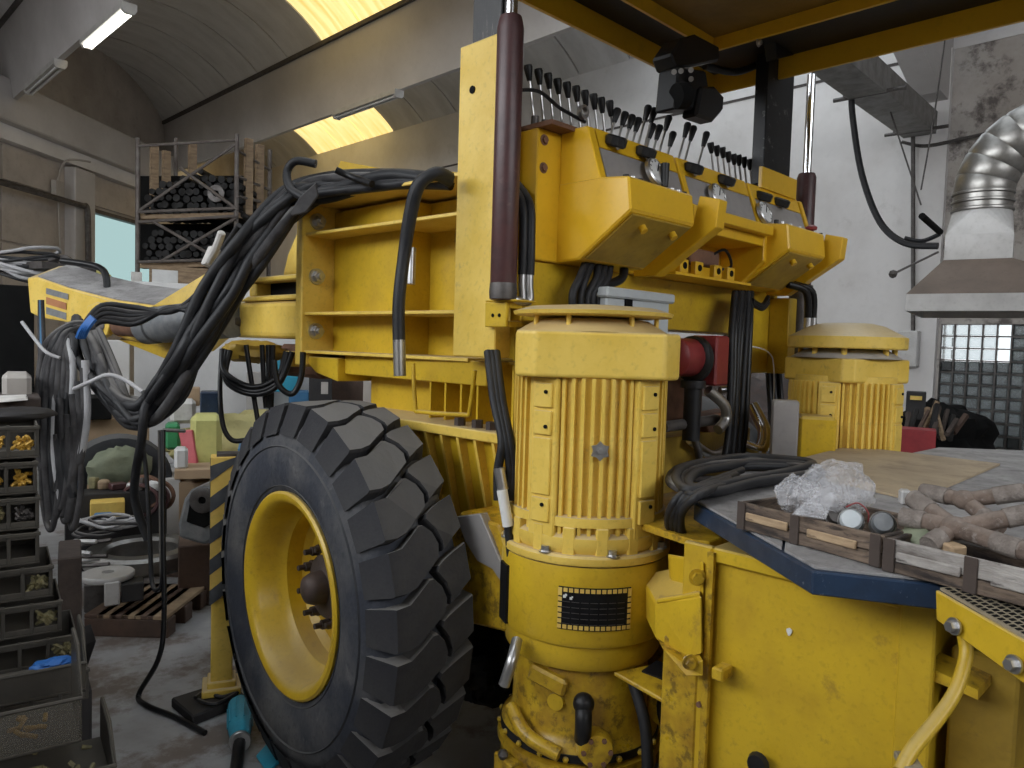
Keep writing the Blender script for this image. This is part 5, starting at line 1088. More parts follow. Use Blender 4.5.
# bundle hanging from the boom tip
for k in range(18):
    o = k / 17.0; x = 40 + 32 * o + J(2); bot = random.uniform(455, 530); r = random.choice((.014, .018, .020)); m = random.choice(('hose_dusty', 'hose', 'hose_dusty', 'pale_cable', 'hose'))
    hose([(92 + J(4), 326 + 4 * o, 3.7), (74, 325 + 8 * o, 3.65), (58 + 10 * o, 336 + 8 * o, 3.6), (x, 372, 3.55), (x - 3, 430, 3.55), (x - 1 + 5 * o, bot - 25, 3.55), (x + 8, bot, 3.5), (x + 15, bot - 40, 3.5), (x + 13, bot - 95, 3.5)] if k % 3 else
         [(92 + J(4), 326 + 4 * o, 3.7), (70, 326 + 8 * o, 3.65), (x + 6, 345, 3.6), (x, 390, 3.55), (x - 2, 450, 3.5), (x + 4, bot, 3.5)], r, m, 1)
for k in range(5):   # arcs from the tie across to the bundle low point
    hose([(86 + 3 * k, 330, 3.7), (92 + 4 * k, 352, 3.6), (104 + 4 * k, 378, 3.5), (122 + 3 * k, 398 + 4 * k, 3.4), (146, 405 + 3 * k, 3.35)], .017, 'hose_dusty', 1)
for k in range(5):   # horizontal runs from the tie along the cylinder
    hose([(84, 326 + 2 * k, 3.75), (102, 306 + 4 * k, 3.8), (135, 308 + 4 * k, 3.85), (170, 312 - 1 * k, 3.85), (200, 292 + 5 * k, 3.8), (216 + 3 * k, 262 + 6 * k, 3.75), (240 + 3 * k, 225 + 6 * k, 3.6)], .015, 'hose_dusty' if k % 2 else 'hose', 1)
hose([(74, 389, 3.4), (90, 382, 3.35), (108, 375, 3.35), (125, 380, 3.35), (143, 392, 3.3)], .010, 'pale_cable', 0)
hose([(22, 322, 3.6), (34, 338, 3.55), (46, 352, 3.5), (60, 358, 3.5)], .008, 'pale_cable', 0)
for k in range(3): hose([(40 + k, 300, 4.3), (40 + 2 * k, 350, 4.3), (41 + 3 * k, 420, 4.2), (40 + 4 * k, 470, 4.1)], .012, 'blue_paint' if k == 1 else 'hose_dusty', 0)
b = MB()
for k in range(4): b.tube([at(78 + 2 * k, 337, D=3.55), at(82 + 2 * k, 328, D=3.5), at(92 + k, 316 + k, D=3.5)], .012, 6)
part(b, 'tie_strap', 'blue_ribbon', smooth=40, label='blue strap tying the hoses')
b = MB(); b.box(at(211, 257, D=3.62), (.05, .05, .1), Matrix.Rotation(.4, 3, 'Y')); b.tube([at(208, 262, D=3.6), at(216, 248, D=3.55), at(222, 232, D=3.5)], .02, 8); part(b, 'pale_connector', 'rag_white', bevel=.006, label='pale dusty connector on the hoses')
# black cables hanging under the yoke
for k in range(3): hose([(222 + 4 * k, 350, 3.5), (226, 372 + 4 * k, 3.45), (252, 388 + 3 * k, 3.4), (278, 378 + 4 * k, 3.4), (286 + 3 * k, 352, 3.4)], .014, 'hose_black', 1)
hose([(274, 360, 3.3), (278, 384, 3.3), (292, 394, 3.3), (301, 378, 3.3), (303, 352, 3.3)], .013, 'hose_black', 0)
for x0, x1, y1 in ((246, 258, 422), (262, 266, 408), (268, 270, 408), (273, 271, 410)): hose([(x0, 345, 3.5), ((x0 + x1) / 2, 385, 3.5), (x1, y1, 3.5)], .012, 'hose_black', 0)
hose([(222, 352, 3.6), (220, 390, 3.55), (223, 425, 3.5), (232, 440, 3.5), (246, 440, 3.5)], .012, 'hose_black', 0)
b = blob(at(255, 352, D=3.65), .10, (1.5, 1, .5), .3, 20, 6); part(b, 'swivel_joint', 'yellow_dim', smooth=40)
# the long cables trailing to the floor
hose([(140, 430, 3.35), (146, 470, 3.35), (150, 540, 3.3), (152, 582, 3.25), (158, 590, 3.2), (163, 575, 3.2), (163, 500, 3.2), (162, 432, 3.2)], .010, 'hose', 0)
q = [at(163, 430, D=3.2), at(163, 520, D=3.15), at(164, 620, D=3.1), at(158, 660, D=3.08)] + [at(x, y, Z=.012) for x, y in ((139, 694), (146, 705), (175, 717), (205, 733))]
b = MB(); b.tube(q, .011, 8); part(b, 'trailing_cable', 'hose_black', smooth=60)
hose([(160, 430, 3.9), (161, 500, 3.9), (162, 590, 3.9)], .012, 'galv', 0, 'thin_rod')
hose([(163, 430, 3.9), (185, 431, 3.9)], .010, 'galv', 0, 'thin_rod')
# ================================================================== things on the left
# striped jack stand beside the wheel
jb_ = at(222, 690, Z=.07); jx, jy = 1.335, 3.0
jk = thing('jack_stand', (jx, jy, 0), 'yellow jack stand with black and yellow striped upper post, beside the big tyre', 'jack stand')
vd = (Vector((jx, jy, 0)).normalized()); sd_ = Vector((vd.y, -vd.x, 0))
RJ = Matrix.Rotation(math.atan2(sd_.y, sd_.x), 3, 'Z')
b = MB(); b.box((jx, jy, .25), (.085, .085, .40), RJ); b.build('lower_post', 'yellow_pale', jk, bevel=.004)
b = MB(); b.box((jx, jy, .06), (.15, .15, .03), RJ); b.box((jx, jy, .085), (.11, .11, .03), RJ); b.build('foot_plate', 'yellow_pale', jk, bevel=.004)
b = MB(); b.box((jx, jy, .74), (.098, .098, .58), RJ); b.build('upper_post', 'stripe_yellow', jk, bevel=.003)
for sgn, face in ((1, -vd), (2, -sd_), (3, sd_)):
    fd = face; along = Vector((-fd.y, fd.x, 0)); 
    for k in range(5):
        z0 = .42 + .128 * k; o = Vector((jx, jy, 0)) + fd * .0495
        pts = [(-.049, z0), (.049, z0 + .075), (.049, z0 + .139), (-.049, z0 + .064)]
        pts = [(s, min(z, 1.03)) for s, z in pts]
        if pts[0][1] >= 1.03: continue
        b = MB(); b.prism([o + along * (-s if sgn == 3 else s) + UP * z for s, z in pts], fd * .0015); b.build('stripe', 'stripe_black', jk)
b = MB(); b.box((jx + .02, jy, 1.035), (.09, .09, .01), RJ); b.build('top_cap', 'steel_dark', jk)
# dark rubber mat under the jack
b = MB(); A = [at(171, 703, Z=.02), at(228, 685, Z=.02), at(246, 700, Z=.02), at(193, 722, Z=.02)]; b.prism([Vector((p.x, p.y, .001)) for p in A], (0, 0, .042)); b.build('rubber_pad', 'dark_cabinet', bevel=.006, label='dark rubber pad on the floor under the jack stand', cat='pad')
b = MB(); b.tube([at(195, 698, Z=.055), at(205, 692, Z=.055), at(222, 697, Z=.055), at(238, 692, Z=.055), at(215, 704, Z=.055), at(198, 700, Z=.055)], .008, 6); b.build('cable_loop', 'hose', smooth=50, label='thin dark cable curled on the rubber pad', cat='cable')
# blue plug with black cable
pl = thing('power_plug', at(240, 740, Z=0), 'turquoise blue power plug with a black cable lying by the tyre', 'plug')
a_ = at(240, 705, Z=.05); c_ = at(240, 740, Z=.05); d_ = (c_ - a_)
b = MB(); b.lathe([(.030, 0), (.046, .01), (.046, .05), (.044, d_.length * .65), (.036, d_.length * .9), (.034, d_.length)], a_, d_, n=20); b.build('plug_body', 'cyan_plastic', pl, smooth=40)
for k in range(10):
    x, y = basis(d_); t_ = k * math.pi / 5; n_ = (x * math.cos(t_) + y * math.sin(t_)); b = MB(); b.tube([a_ + n_ * .046 + d_ * .1, a_ + n_ * .044 + d_ * .65], .004, 5, smooth=False); b.build('grip_rib', 'cyan_plastic', pl)
b = MB(); b.lathe([(.036, 0), (.039, .005), (.039, .014), (.036, .018)], c_, d_, n=20); b.build('clamp_ring', 'steel', pl, smooth=40)
b = MB(); e_ = at(234, 780, Z=.04); b.tube([c_, c_.lerp(e_, .5) - UP * .01, e_], .022, 10); b.build('cable', 'hose_black', pl, smooth=50)
b = MB(); A = [at(256, 758, Z=.004), at(270, 742, Z=.004), at(282, 762, Z=.004), at(268, 775, Z=.004)]; b.prism(A, (0, 0, .012)); b.build('blue_glove', 'cyan_plastic', bevel=.004, label='flat turquoise scrap on the floor under the tyre', cat='scrap')
# black bags behind the wheel
for k, (px, py, D_, r, sc) in enumerate(((478, 640, 2.9, .17, (1, 1, .75)), (488, 672, 2.75, .14, (1.2, 1, .6)))):
    c_ = at(px, py, D=D_); b = blob((c_.x, c_.y, max(c_.z, r * sc[2])), r, sc, .35, 36, 11 + k); b.build('black_bag', 'hose_black', smooth=35, label=['shiny black plastic bag behind the tyre, upper one', 'shiny black plastic bag on the floor behind the tyre, lower one'][k], cat='bag', group='black bags behind the tyre')
# ------------------------------------------------ stack of grey plastic parts bins at the left edge
bd_ = Vector((.70, 2.92, 0)); wdir = (at(50, 480, D=2.6) - at(0, 486, D=2.6)); wdir.z = 0; wdir.normalize()
BINR = at(50, 560, D=2.6); BINR.z = 0           # right front corner on the floor
fdir = Vector((BINR.x, BINR.y, 0)).normalized(); fdir = (Matrix.Rotation(math.radians(3), 3, 'Z') @ fdir); wdir = Vector((fdir.y, -fdir.x, 0))
def bin_(corner, z, wid, dep, hgt, fill, label):
    """corner: right front lower corner; front faces the camera"""
    c = Vector((corner.x, corner.y, z)); t = thing('parts_bin', c - wdir * wid / 2 + fdir * dep / 2, label, 'bin', 'stack of grey plastic parts bins')
    T = .006
    def pb(o, l, w, h, name, m, bev=.0015): q = MB(); q.prism([o, o + wdir * l, o + wdir * l + fdir * w, o + fdir * w], (0, 0, h)); return q.build(name, m, t, bevel=bev)
    L0 = c - wdir * wid
    pb(L0 + UP * .002, wid, dep, .006, 'base', 'bin_grey'); pb(L0 + fdir * (dep - T), wid, T, hgt, 'rear_panel', 'bin_grey')
    pb(L0 + UP * .009 + fdir * T, T, dep - 2 * T, hgt - .01, 'side_panel', 'bin_grey'); pb(c - wdir * T + UP * .009 + fdir * T, T, dep - 2 * T, hgt - .01, 'side_panel', 'bin_grey')
    pb(L0 + UP * .009, wid, T, hgt * .18, 'front_lip', 'bin_grey'); pb(L0 + UP * hgt * .80, wid, T, hgt * .18, 'front_rail', 'bin_grey')
    n = max(2, int(round(wid / .09)))
    for k in range(n + 1): pb(L0 + wdir * (k * (wid - .012) / n) - fdir * .002 + UP * .009, .012, T, hgt * .95, 'front_bar', 'bin_grey')
    pb(L0 - fdir * .006 + UP * (hgt - .012), wid + .004, .012, .012, 'rim', 'bin_grey')
    for k in range(int(wid / .022)): pb(L0 + wdir * (.006 + k * .022) - fdir * .004 + UP * hgt * .84, .005, .004, hgt * .11, 'rim_rib', 'bin_grey', 0)
    for k, f in enumerate(fill):
        if not f: continue
        b = MB()
        for q in range(34): 
            p = c - wdir * ((k + .5) * wid / n + J(.022)) + fdir * random.uniform(.02, .05) + UP * random.uniform(.03, hgt * .62)
            b.tube([p, p + jv(.018)], .006, 6, smooth=False)
        o = b.build('loose_parts', f, t, smooth=40); o['kind'] = 'stuff'
    return t
random.seed(5)
levels = [(.20, .13), (.335, .125), (.465, .125), (.595, .125), (.725, .125), (.855, .12), (.98, .12), (1.105, .115)]
ztop = at(45, 418, D=2.7).z
names = ['at the bottom of the tall stack', 'second from the bottom of the tall stack, holding pale parts', 'third from the bottom of the tall stack', 'fourth from the bottom of the tall stack, with olive parts', 'fourth from the top of the tall stack', 'third from the top of the tall stack', 'second from the top, full of orange brass parts', 'at the top of the tall stack, with brass parts at right']
fills = [(None,) * 5, ('olive_parts', None, None), ('olive_parts', None, None), ('olive_parts', None), (None, None), ('steel_dark', 'olive_parts', 'tarp_green'), ('brass_parts', 'brass_parts', 'tarp_green'), ('brass_parts', 'brass_parts', None)]
zs = [ztop - .122 * (8 - i) for i in range(8)]
for i in range(8):
    shift = .035 * max(0, 4 - i)
    bin_(BINR + wdir * (shift - .03 + J(.008)) - fdir * (.02 * max(0, 3 - i)), zs[i], .42, .28, .112, fills[i], 'grey plastic parts bin ' + names[i])
# supporting cabinet below the stack
b = MB(); q0 = BINR + wdir * .13 + fdir * .02; b.prism([q0 - wdir * .6, q0, q0 + fdir * .34, q0 - wdir * .6 + fdir * .34], (0, 0, zs[0] - .002)); b.build('bench_block', 'dark_cabinet', bevel=.006, label='dark low bench carrying the stack of parts bins', cat='bench')
# black lid, wooden box and bottle on top of the stack
b = blob(at(18, 414, D=2.75), .10, (1.2, .9, .25), .12, 24, 9); b.build('black_cover', 'dark_cabinet', smooth=50, label='smooth dark grey cover lying on top of the bin stack', cat='cover')
# nearer open bins at the bottom left corner
def open_bin(px, py, D_, wid, dep, hgt, label, mt='bin_clear', fill=None):
    c = at(px, py, D=D_); t = thing('open_bin', c, label, 'bin', 'open bins in the bottom left corner'); o = Vector((c.x, c.y, c.z))
    def q(pts, vec, name, m, bev=.002): b = MB(); b.prism(pts, vec); return b.build(name, m, t, bevel=bev)
    L0 = o - wdir * wid
    q([L0, o, o + fdir * dep, L0 + fdir * dep], (0, 0, .008), 'base', 'bin_grey'); q([L0 + UP * .008, o + UP * .008, o + UP * hgt * .55, L0 + UP * hgt * .55], fdir * .006, 'front_panel', mt)
    q([o + UP * .008 + fdir * .006, o + fdir * dep + UP * .008, o + fdir * dep + UP * hgt, o + fdir * dep * .45 + UP * hgt, o + UP * hgt * .55 + fdir * .006], wdir * -.006, 'side_panel', mt)
    q([L0 + UP * .008 + fdir * .006, L0 + fdir * dep + UP * .008, L0 + fdir * dep + UP * hgt, L0 + fdir * dep * .45 + UP * hgt, L0 + UP * hgt * .55 + fdir * .006], wdir * .006, 'side_panel', mt)
    b = MB(); b.tube([L0 + UP * hgt * .55, o + UP * hgt * .55, o + fdir * dep * .45 + UP * hgt, o + fdir * dep + UP * hgt], .006, 6, smooth=False); b.build('rim', 'bin_grey', t, smooth=40)
    if fill:
        b = MB()
        for k in range(24): p = o - wdir * random.uniform(.05, wid - .05) + fdir * random.uniform(.04, dep - .05) + UP * random.uniform(.015, .05); b.tube([p, p + Vector((J(.03), J(.03), J(.012)))], .006, 6, smooth=False)
        z_ = b.build('loose_parts', fill, t, smooth=40); z_['kind'] = 'stuff'
    return o
open_bin(82, 742, 2.0, .34, .26, .22, 'clear open bin holding brass pieces in the bottom left corner', fill='brass_parts')
open_bin(86, 690, 2.35, .34, .24, .16, 'grey open bin behind the clear one in the bottom left corner', 'bin_grey')
open_bin(116, 790, 1.95, .42, .3, .12, 'dark open bin at the lower edge in the bottom left corner', 'bin_grey', 'olive_parts')
b = blob(at(52, 663, D=2.38), .04, (1.4, .8, .3), .35, 24, 2); b.build('blue_cloth', 'blue_ribbon', smooth=40, label='crumpled blue cloth lying on the grey open bin', cat='cloth')
b = MB(); b.prism([at(60, 655, D=2.9), at(97, 640, D=2.75), at(86, 672, D=2.75), at(70, 680, D=2.8)], fdir * .2); b.build('dark_tray', 'dark_cabinet', bevel=.006, label='dark tray sticking out right of the bin stack', cat='tray')
fdir = Vector((S2, S2, 0)); wdir = Vector((S2, -S2, 0))
# ------------------------------------------------ left shelf with wire coils
def fbox(px0, py0, px1, py1, D_, depth, name, m, label=None, cat=None, parent=None, rot=0.0, bevel=.006, floor_=False):
    """a box whose front face fills the pixel rectangle at depth D_ (upright, facing the photographer)"""
    a = at((px0 + px1) / 2, py1, D=D_); top = at((px0 + px1) / 2, py0, D=D_)
    ry = Matrix.Rotation(rot, 3, 'Z') @ Vector((a.x, a.y, 0)).normalized(); cs = ry.dot(Vector((S2, S2, 0))); n = ry
    w = Vector((ry.y, -ry.x, 0)) * ((px1 - px0) / FOC * D_ * cs); z0 = 0 if floor_ else a.z; h = top.z - z0
    o = Vector((a.x, a.y, z0)) - w / 2
    b = MB(); b.prism([o, o + w, o + w + n * depth, o + n * depth], (0, 0, h)); return b.build(name, m, parent, bevel=bevel, label=label, cat=cat)
fbox(-60, 284, 36, 420, 6.6, .8, 'dark_cabinet', 'black_matte', 'tall black cabinet at the left edge under the wire coils', 'cabinet', floor_=True)
wc = thing('wire_coil', at(30, 278, D=6.7), 'flat coils of grey wire piled on the black cabinet at the left edge', 'wire coil')
for k in range(10):
    c_ = at(14 + J(14), 276 - 2.2 * k + J(2), D=6.9); rx, ry = random.uniform(.28, .42), random.uniform(.2, .3); b = MB(); tl = J(.12)
    b.tube([c_ + Vector((S2, -S2, 0)) * rx * math.cos(t_) + Vector((S2, S2, 0)) * ry * math.sin(t_) + UP * (tl * math.cos(t_) + J(.015)) for t_ in [i * math.pi / 8 for i in range(16)]], .016, 6, closed=True, steps=3); b.build('wire_turn', 'pale_cable' if k % 3 else 'hose', wc, smooth=60)
hl_ = MB(); hl_.box(at(60, 268, D=6.9), (.5, .3, .06), Matrix.Rotation(.3, 3, 'Z')); hl_.tube([at(50, 262, D=6.9), at(66, 258, D=6.9), at(74, 268, D=6.9)], .03, 6); hl_.build('clamp_tool', 'steel_dark', smooth=40, label='dark clamp lying at the right end of the wire coils', cat='clamp')
fbox(2, 374, 32, 412, 3.4, .3, 'metal_drum', 'plaster_grey', 'small grey tin standing behind the bin stack', 'tin', bevel=.02)
fbox(-30, 398, 42, 416, 3.2, .35, 'wooden_box', 'wood_dark', 'brown wooden box behind the bin stack, under the grey tin', 'box')
b = MB(); A = [at(-6, 398, D=3.15), at(26, 397, D=3.15), at(28, 400, D=3.15), at(-6, 403, D=3.12)]; b.prism(A, Vector((A[1].x, A[1].y, 0)).normalized() * .15); b.build('paper_sheet', 'rag_white', label='white crumpled paper on the brown wooden box', cat='paper')
# ------------------------------------------------ pipe rack (scaffold) by the window
rk = thing('scaffold_rack', at(190, 420, D=11.5), 'tall rusty scaffold rack full of dark drill pipes beside the bright window', 'rack')
RD, RW = 11.5, 1.3
def rp(x, y, off=0): return at(x, y, D=RD + off)
for x, y0, off in ((138, 138, 0), (237, 134, 0), (270, 150, 1.3), (176, 138, 1.3)):
    p = rp(x, y0, off); b = MB(); b.cyl((p.x, p.y, 0), p, .035, 10); b.build('upright', 'scaffold', rk, smooth=40)
for (x0, y0, x1, y1, o0, o1) in ((138, 146, 237, 140, 0, 0), (138, 212, 238, 208, 0, 0), (138, 222, 238, 216, 0, 0), (138, 262, 240, 259, 0, 0), (237, 150, 270, 170, 0, 1.3), (237, 176, 270, 190, 0, 1.3), (237, 196, 270, 204, 0, 1.3), (140, 210, 236, 144, 0, 0), (180, 168, 238, 210, 0, 0), (154, 222, 206, 252, 0, 0), (160, 262, 236, 218, 0, 0)):
    b = MB(); b.cyl(rp(x0, y0, o0), rp(x1, y1, o1), .024, 8); b.build('brace', 'scaffold', rk, smooth=40)
for x in (154, 166, 192, 248, 259):
    off = .9 if x < 200 else (.4 if x < 255 else .9); y0 = {154: 146, 166: 152, 192: 144, 248: 140, 259: 146}[x]
    a = rp(x, y0, off); c_ = rp(x, 215, off); b = MB(); b.mm((c_.x - .06, c_.y - .04, c_.z), (c_.x + .06, c_.y + .04, a.z)); b.build('wooden_board', 'wood_pallet', rk)
for y0, y1 in ((214, 219), (264, 268)):
    for k in range(5): o = rp(139, y1, .1 + .25 * k); e_ = rp(239, y1 - 2, .1 + .25 * k); b = MB(); n_ = fdir; b.prism([o, e_, e_ + n_ * .16, o + n_ * .16], (0, 0, .07)); b.build('shelf_plank', 'wood_pallet', rk)
for y0, y1 in ((176, 212), (224, 262)): a = rp(140, y1, 1.25); c_ = rp(252, y1, 1.25); t_ = rp(140, y0, 1.25); b = MB(); b.prism([a, c_, c_ + UP * (t_.z - a.z), t_], fdir * .02); b.build('dark_backing', 'black_matte', rk)  # black backing added to darken the gaps between the pipes
random.seed(21)
for row, (y1, hts) in enumerate(((219, (4, 4, 5, 5, 6, 5, 6, 7, 6, 6, 6, 5, 5)), (268, (4, 5, 5, 4, 5, 5, 5, 5, 5, 5, 5, 5, 5)))):
    O_ = rp(141, y1, .16); al = rp(239, y1, .16) - O_; al.z = 0; al.normalize(); PR = .0585
    for i, nh in enumerate(hts):
        for j in range(nh):
            p = O_ + al * (PR + i * .1215 + (.0607 if j % 2 else 0)) + UP * (.074 + PR + j * .1055)
            if j % 2 and i == len(hts) - 1: continue
            p += fdir * random.random() * .12; t_ = MB(); t_.cyl(p, p + fdir * random.uniform(.75, .95), PR - random.choice((0, 0, .006, .012)), 12)
            t_.build('drill_pipe', 'dark_stock', smooth=40, group='dark drill pipes in the scaffold rack', label='dark steel drill pipe in the pile on the %s shelf of the scaffold rack' % ('upper' if row == 0 else 'lower'), cat='pipe')
p = rp(217, 194, .10); b = MB(); b.lathe([(.05, 0), (.13, 0), (.13, .05), (.05, .05)], p, -fdir, n=20, closed=True); b.build('flange_disc', 'steel_dark', smooth=40, label='round pierced grey flange disc at the front of the rack pile', cat='disc')
fbox(150, 268, 240, 292, 11.4, .9, 'storage_crate', 'wood_pallet', 'pale wooden crate on the floor level of the rack, behind the hoses', 'crate', floor_=True)
fbox(131, 272, 142, 283, 10.6, .2, 'pink_container', 'rag_white', 'small pale pink container in front of the window', 'container')
fbox(152, 270, 178, 285, 10.5, .3, 'white_canister', 'white_plastic', 'white canister lying below the rack', 'canister')
b = MB(); p = at(100, 278, D=14); b.sph(p, .2, 10, (1, 1, .8)); b.build('yellow_bush', 'yellow_bag', smooth=50, label='small yellow-green blob seen at the lower corner of the window', cat='bush')
# ------------------------------------------------ back-left partition, cabinets and doors
fbox(140, 288, 385, 440, 9.2, .1, 'wall_partition', 'white_panel', floor_=True)['kind'] = 'structure'
fbox(153, 362, 171, 440, 9.0, .12, 'brown_post', 'brown_wood', 'reddish brown post in front of the white partition', 'post', floor_=True)
fbox(246, 372, 265, 440, 8.9, .12, 'brown_post', 'plaster_grey', 'grey brown post on the partition behind the hanging cables', 'post', floor_=True)
fbox(288, 392, 308, 450, 8.6, .4, 'blue_cabinet', 'blue_paint', 'blue grey cabinet behind the tyre, left of the dark one', 'cabinet', floor_=True)
fbox(270, 350, 300, 392, 8.8, .2, 'blue_tarp_board', 'cyan_plastic', 'bright blue board behind the hanging black cables', 'board')
fbox(308, 372, 331, 450, 8.3, .4, 'dark_locker', 'dark_cabinet', 'dark grey locker with two pale notices, behind the tyre', 'locker', floor_=True)
for x0, x1 in ((313, 319), (321, 328)): fbox(x0, 382, x1, 394, 8.27, .02, 'notice', 'plaster_grey', parent=bpy.data.objects['dark_locker'], bevel=0)
fbox(330, 366, 363, 450, 8.78, .3, 'brown_cupboard', 'brown_wood', 'dark brown cupboard behind the top of the tyre', 'cupboard', floor_=True)
fbox(362, 372, 375, 450, 8.2, .2, 'grey_pillar', 'wall_panel', 'narrow grey brown pillar right of the brown cupboard', 'pillar', floor_=True)
fbox(375, 380, 396, 450, 8.0, .3, 'blue_drum', 'deck_blue', 'dark blue drum beside the pillar, seen above the tyre', 'drum', floor_=True, bevel=.05)
# ------------------------------------------------ bench with bags, boxes and bottles
bn = thing('work_bench', at(205, 500, D=5.4), 'wooden topped bench with white sides behind the jack stand', 'bench')
def bnp(px0, py0, px1, py1, D_, depth, name, m, **k): return fbox(px0, py0, px1, py1, D_, depth, name, m, parent=bn, **k)
bnp(176, 468, 300, 478, 5.3, .8, 'bench_top', 'cardboard'); bnp(158, 478, 180, 560, 5.4, .5, 'bench_side', 'white_panel', floor_=True); bnp(180, 480, 300, 556, 5.55, .5, 'bench_front', 'cardboard', floor_=True)
fbox(190, 415, 222, 470, 5.5, .25, 'yellow_sack', 'yellow_bag', 'tall pale yellow plastic sack on the bench', 'sack', bevel=.04)
b = MB(); b.prism([at(178, 432, D=5.45), at(192, 430, D=5.45), at(198, 470, D=5.45), at(187, 470, D=5.45)], fdir * .12); b.build('red_box', 'pink_box', bevel=.006, label='leaning pink red box left of the yellow sack', cat='box')
fbox(174, 448, 188, 470, 5.2, .12, 'white_pot', 'white_plastic', 'small white pot in front of the pink box', 'pot', bevel=.02)
fbox(165, 424, 180, 450, 5.7, .2, 'green_canister', 'green_plastic', 'green canister behind the white pot', 'canister', bevel=.02)
fbox(170, 400, 196, 424, 5.9, .3, 'white_bundle', 'rag_white', 'stack of white rags above the green canister', 'rags', bevel=.03)
fbox(200, 392, 219, 416, 5.8, .2, 'dark_can', 'deck_blue', 'dark blue can on the yellow sack side of the bench', 'can', bevel=.01)
fbox(184, 388, 200, 406, 6.1, .2, 'brown_carton', 'cardboard', 'small brown carton behind the dark blue can', 'carton')
b = blob(at(246, 440, D=6.4), .42, (1.3, .8, .55), .25, 28, 4); b.build('yellow_tarp', 'tarp_yellow', smooth=40, label='heap of dull yellow tarpaulin behind the jack stand', cat='tarpaulin')
for k in range(3): fbox(238 + 6 * k, 448 + 5 * k, 290, 453 + 5 * k, 5.2, .3, 'flat_board', ('blue_paint', 'wood_pallet', 'galv_dull')[k], ('thin blue board lying on the bench by the tyre', 'thin wooden board lying on the bench by the tyre', 'thin grey board lying on the bench by the tyre')[k], 'board')
# ------------------------------------------------ spare tyre covered by a green tarp, cases, tools
sc0 = at(118, 478, D=5.35); tax = (CD + Vector((.5, -.3, 0))).normalized()
b = MB(); b.lathe([(.2, .10), (.28, .13), (.34, .12), (.36, 0), (.34, -.12), (.28, -.13), (.2, -.10)], (sc0.x, sc0.y, sc0.z - .04), tax, n=40, closed=True); b.build('spare_tyre', 'tyre', smooth=50, label='old dusty tyre standing behind the hanging hoses', cat='tyre')
b = blob(at(120, 468, D=5.22), .18, (1.1, .7, .8), .2, 32, 14); b.build('green_sheet', 'tarp_green', smooth=40, label='crumpled green grey sheet stuffed in the old tyre', cat='sheet')
fbox(80, 340, 130, 402, 6.2, .3, 'white_cabinet', 'white_panel', 'pale grey cabinet behind the hanging hose bundle', 'cabinet', floor_=True)
fbox(70, 398, 112, 420, 5.6, .4, 'black_tray', 'black_matte', 'black tray below the pale cabinet', 'tray')
fbox(80, 418, 150, 434, 5.8, .5, 'cardboard_box', 'cardboard', 'flat brown cardboard box behind the old tyre', 'box', floor_=True)
fbox(66, 492, 168, 560, 4.85, .2, 'low_shelf', 'dark_cabinet', 'dark low shelf behind the tools on the floor', 'shelf', floor_=True)
yc = thing('yellow_case', at(108, 515, D=4.6), 'yellow tool case with grey front on the shelf by the hoses', 'case')
fbox(90, 502, 125, 518, 4.7, .25, 'case_lid', 'stripe_yellow', parent=yc); fbox(94, 514, 112, 526, 4.62, .06, 'case_front', 'blue_paint', parent=yc)
ct = thing('cable_tangle', at(106, 530, D=4.5), 'tangle of grey cable loops below the yellow case', 'cable')
for k in range(7):
    c_ = at(106 + J(14), 526 + J(7), D=4.5); b = MB(); rx = random.uniform(.1, .2); b.tube([c_ + Vector((S2, -S2, 0)) * rx * math.cos(t_) + fdir * rx * .6 * math.sin(t_) + UP * J(.02) for t_ in [i * math.pi / 5 for i in range(10)]], .010, 6, closed=True, steps=3); b.build('cable_loop', 'pale_cable' if k % 2 else 'hose_dusty', ct, smooth=60)
rt = thing('hose_roll', at(145, 500, D=4.8), 'roll of reddish brown hose behind the cable tangle', 'hose roll')
for k in range(4): c_ = at(140 + 3 * k, 497 + J(5), D=4.9); b = MB(); b.tube([c_ + Vector((S2, -S2, 0)) * .12 * math.cos(t_) + UP * .1 * math.sin(t_) + fdir * .03 * k for t_ in [i * math.pi / 5 for i in range(10)]], .014, 6, closed=True, steps=3); b.build('hose_turn', 'rusty' if k % 2 else 'maroon', rt, smooth=60)
random.seed(31)
CL = [('motor_part', 'steel_dark', 'dark motor part'), ('tool_box', 'deck_blue', 'small dark blue tool box'), ('grease_tin', 'olive_parts', 'olive grease tin'), ('wood_offcut', 'wood_pallet', 'pale wood offcut'), ('oil_can', 'maroon', 'maroon oil can'), ('pipe_end', 'galv_dull', 'grey pipe end'), ('steel_angle', 'steel_dark', 'dark steel angle'), ('white_jar', 'white_plastic', 'white jar')]
for k, (nm, m_, lb) in enumerate(CL):
    x0 = 68 + 12.5 * k + J(2); wd_ = random.uniform(8, 14); ht_ = random.uniform(6, 13)
    c_ = at(x0, 488, D=4.93); t_ = MB(); hh = ht_ / FOC * 5; ww = wd_ / FOC * 5
    zt_ = at(118, 492, D=4.85).z + .001
    if k % 2: t_.lathe([(ww * .45, 0), (ww * .5, hh * .1), (ww * .5, hh * .85), (ww * .3, hh), (.0001, hh * 1.02)], (c_.x, c_.y, zt_), n=16)
    else: t_.box((c_.x, c_.y, zt_ + hh / 2), (ww, ww * .7, hh), Matrix.Rotation(random.random() * 3, 3, 'Z'))
    t_.build(nm, m_, smooth=40, bevel=.006, label=lb + ' on the dark low shelf in front of the old tyre', cat=nm.split('_')[-1])
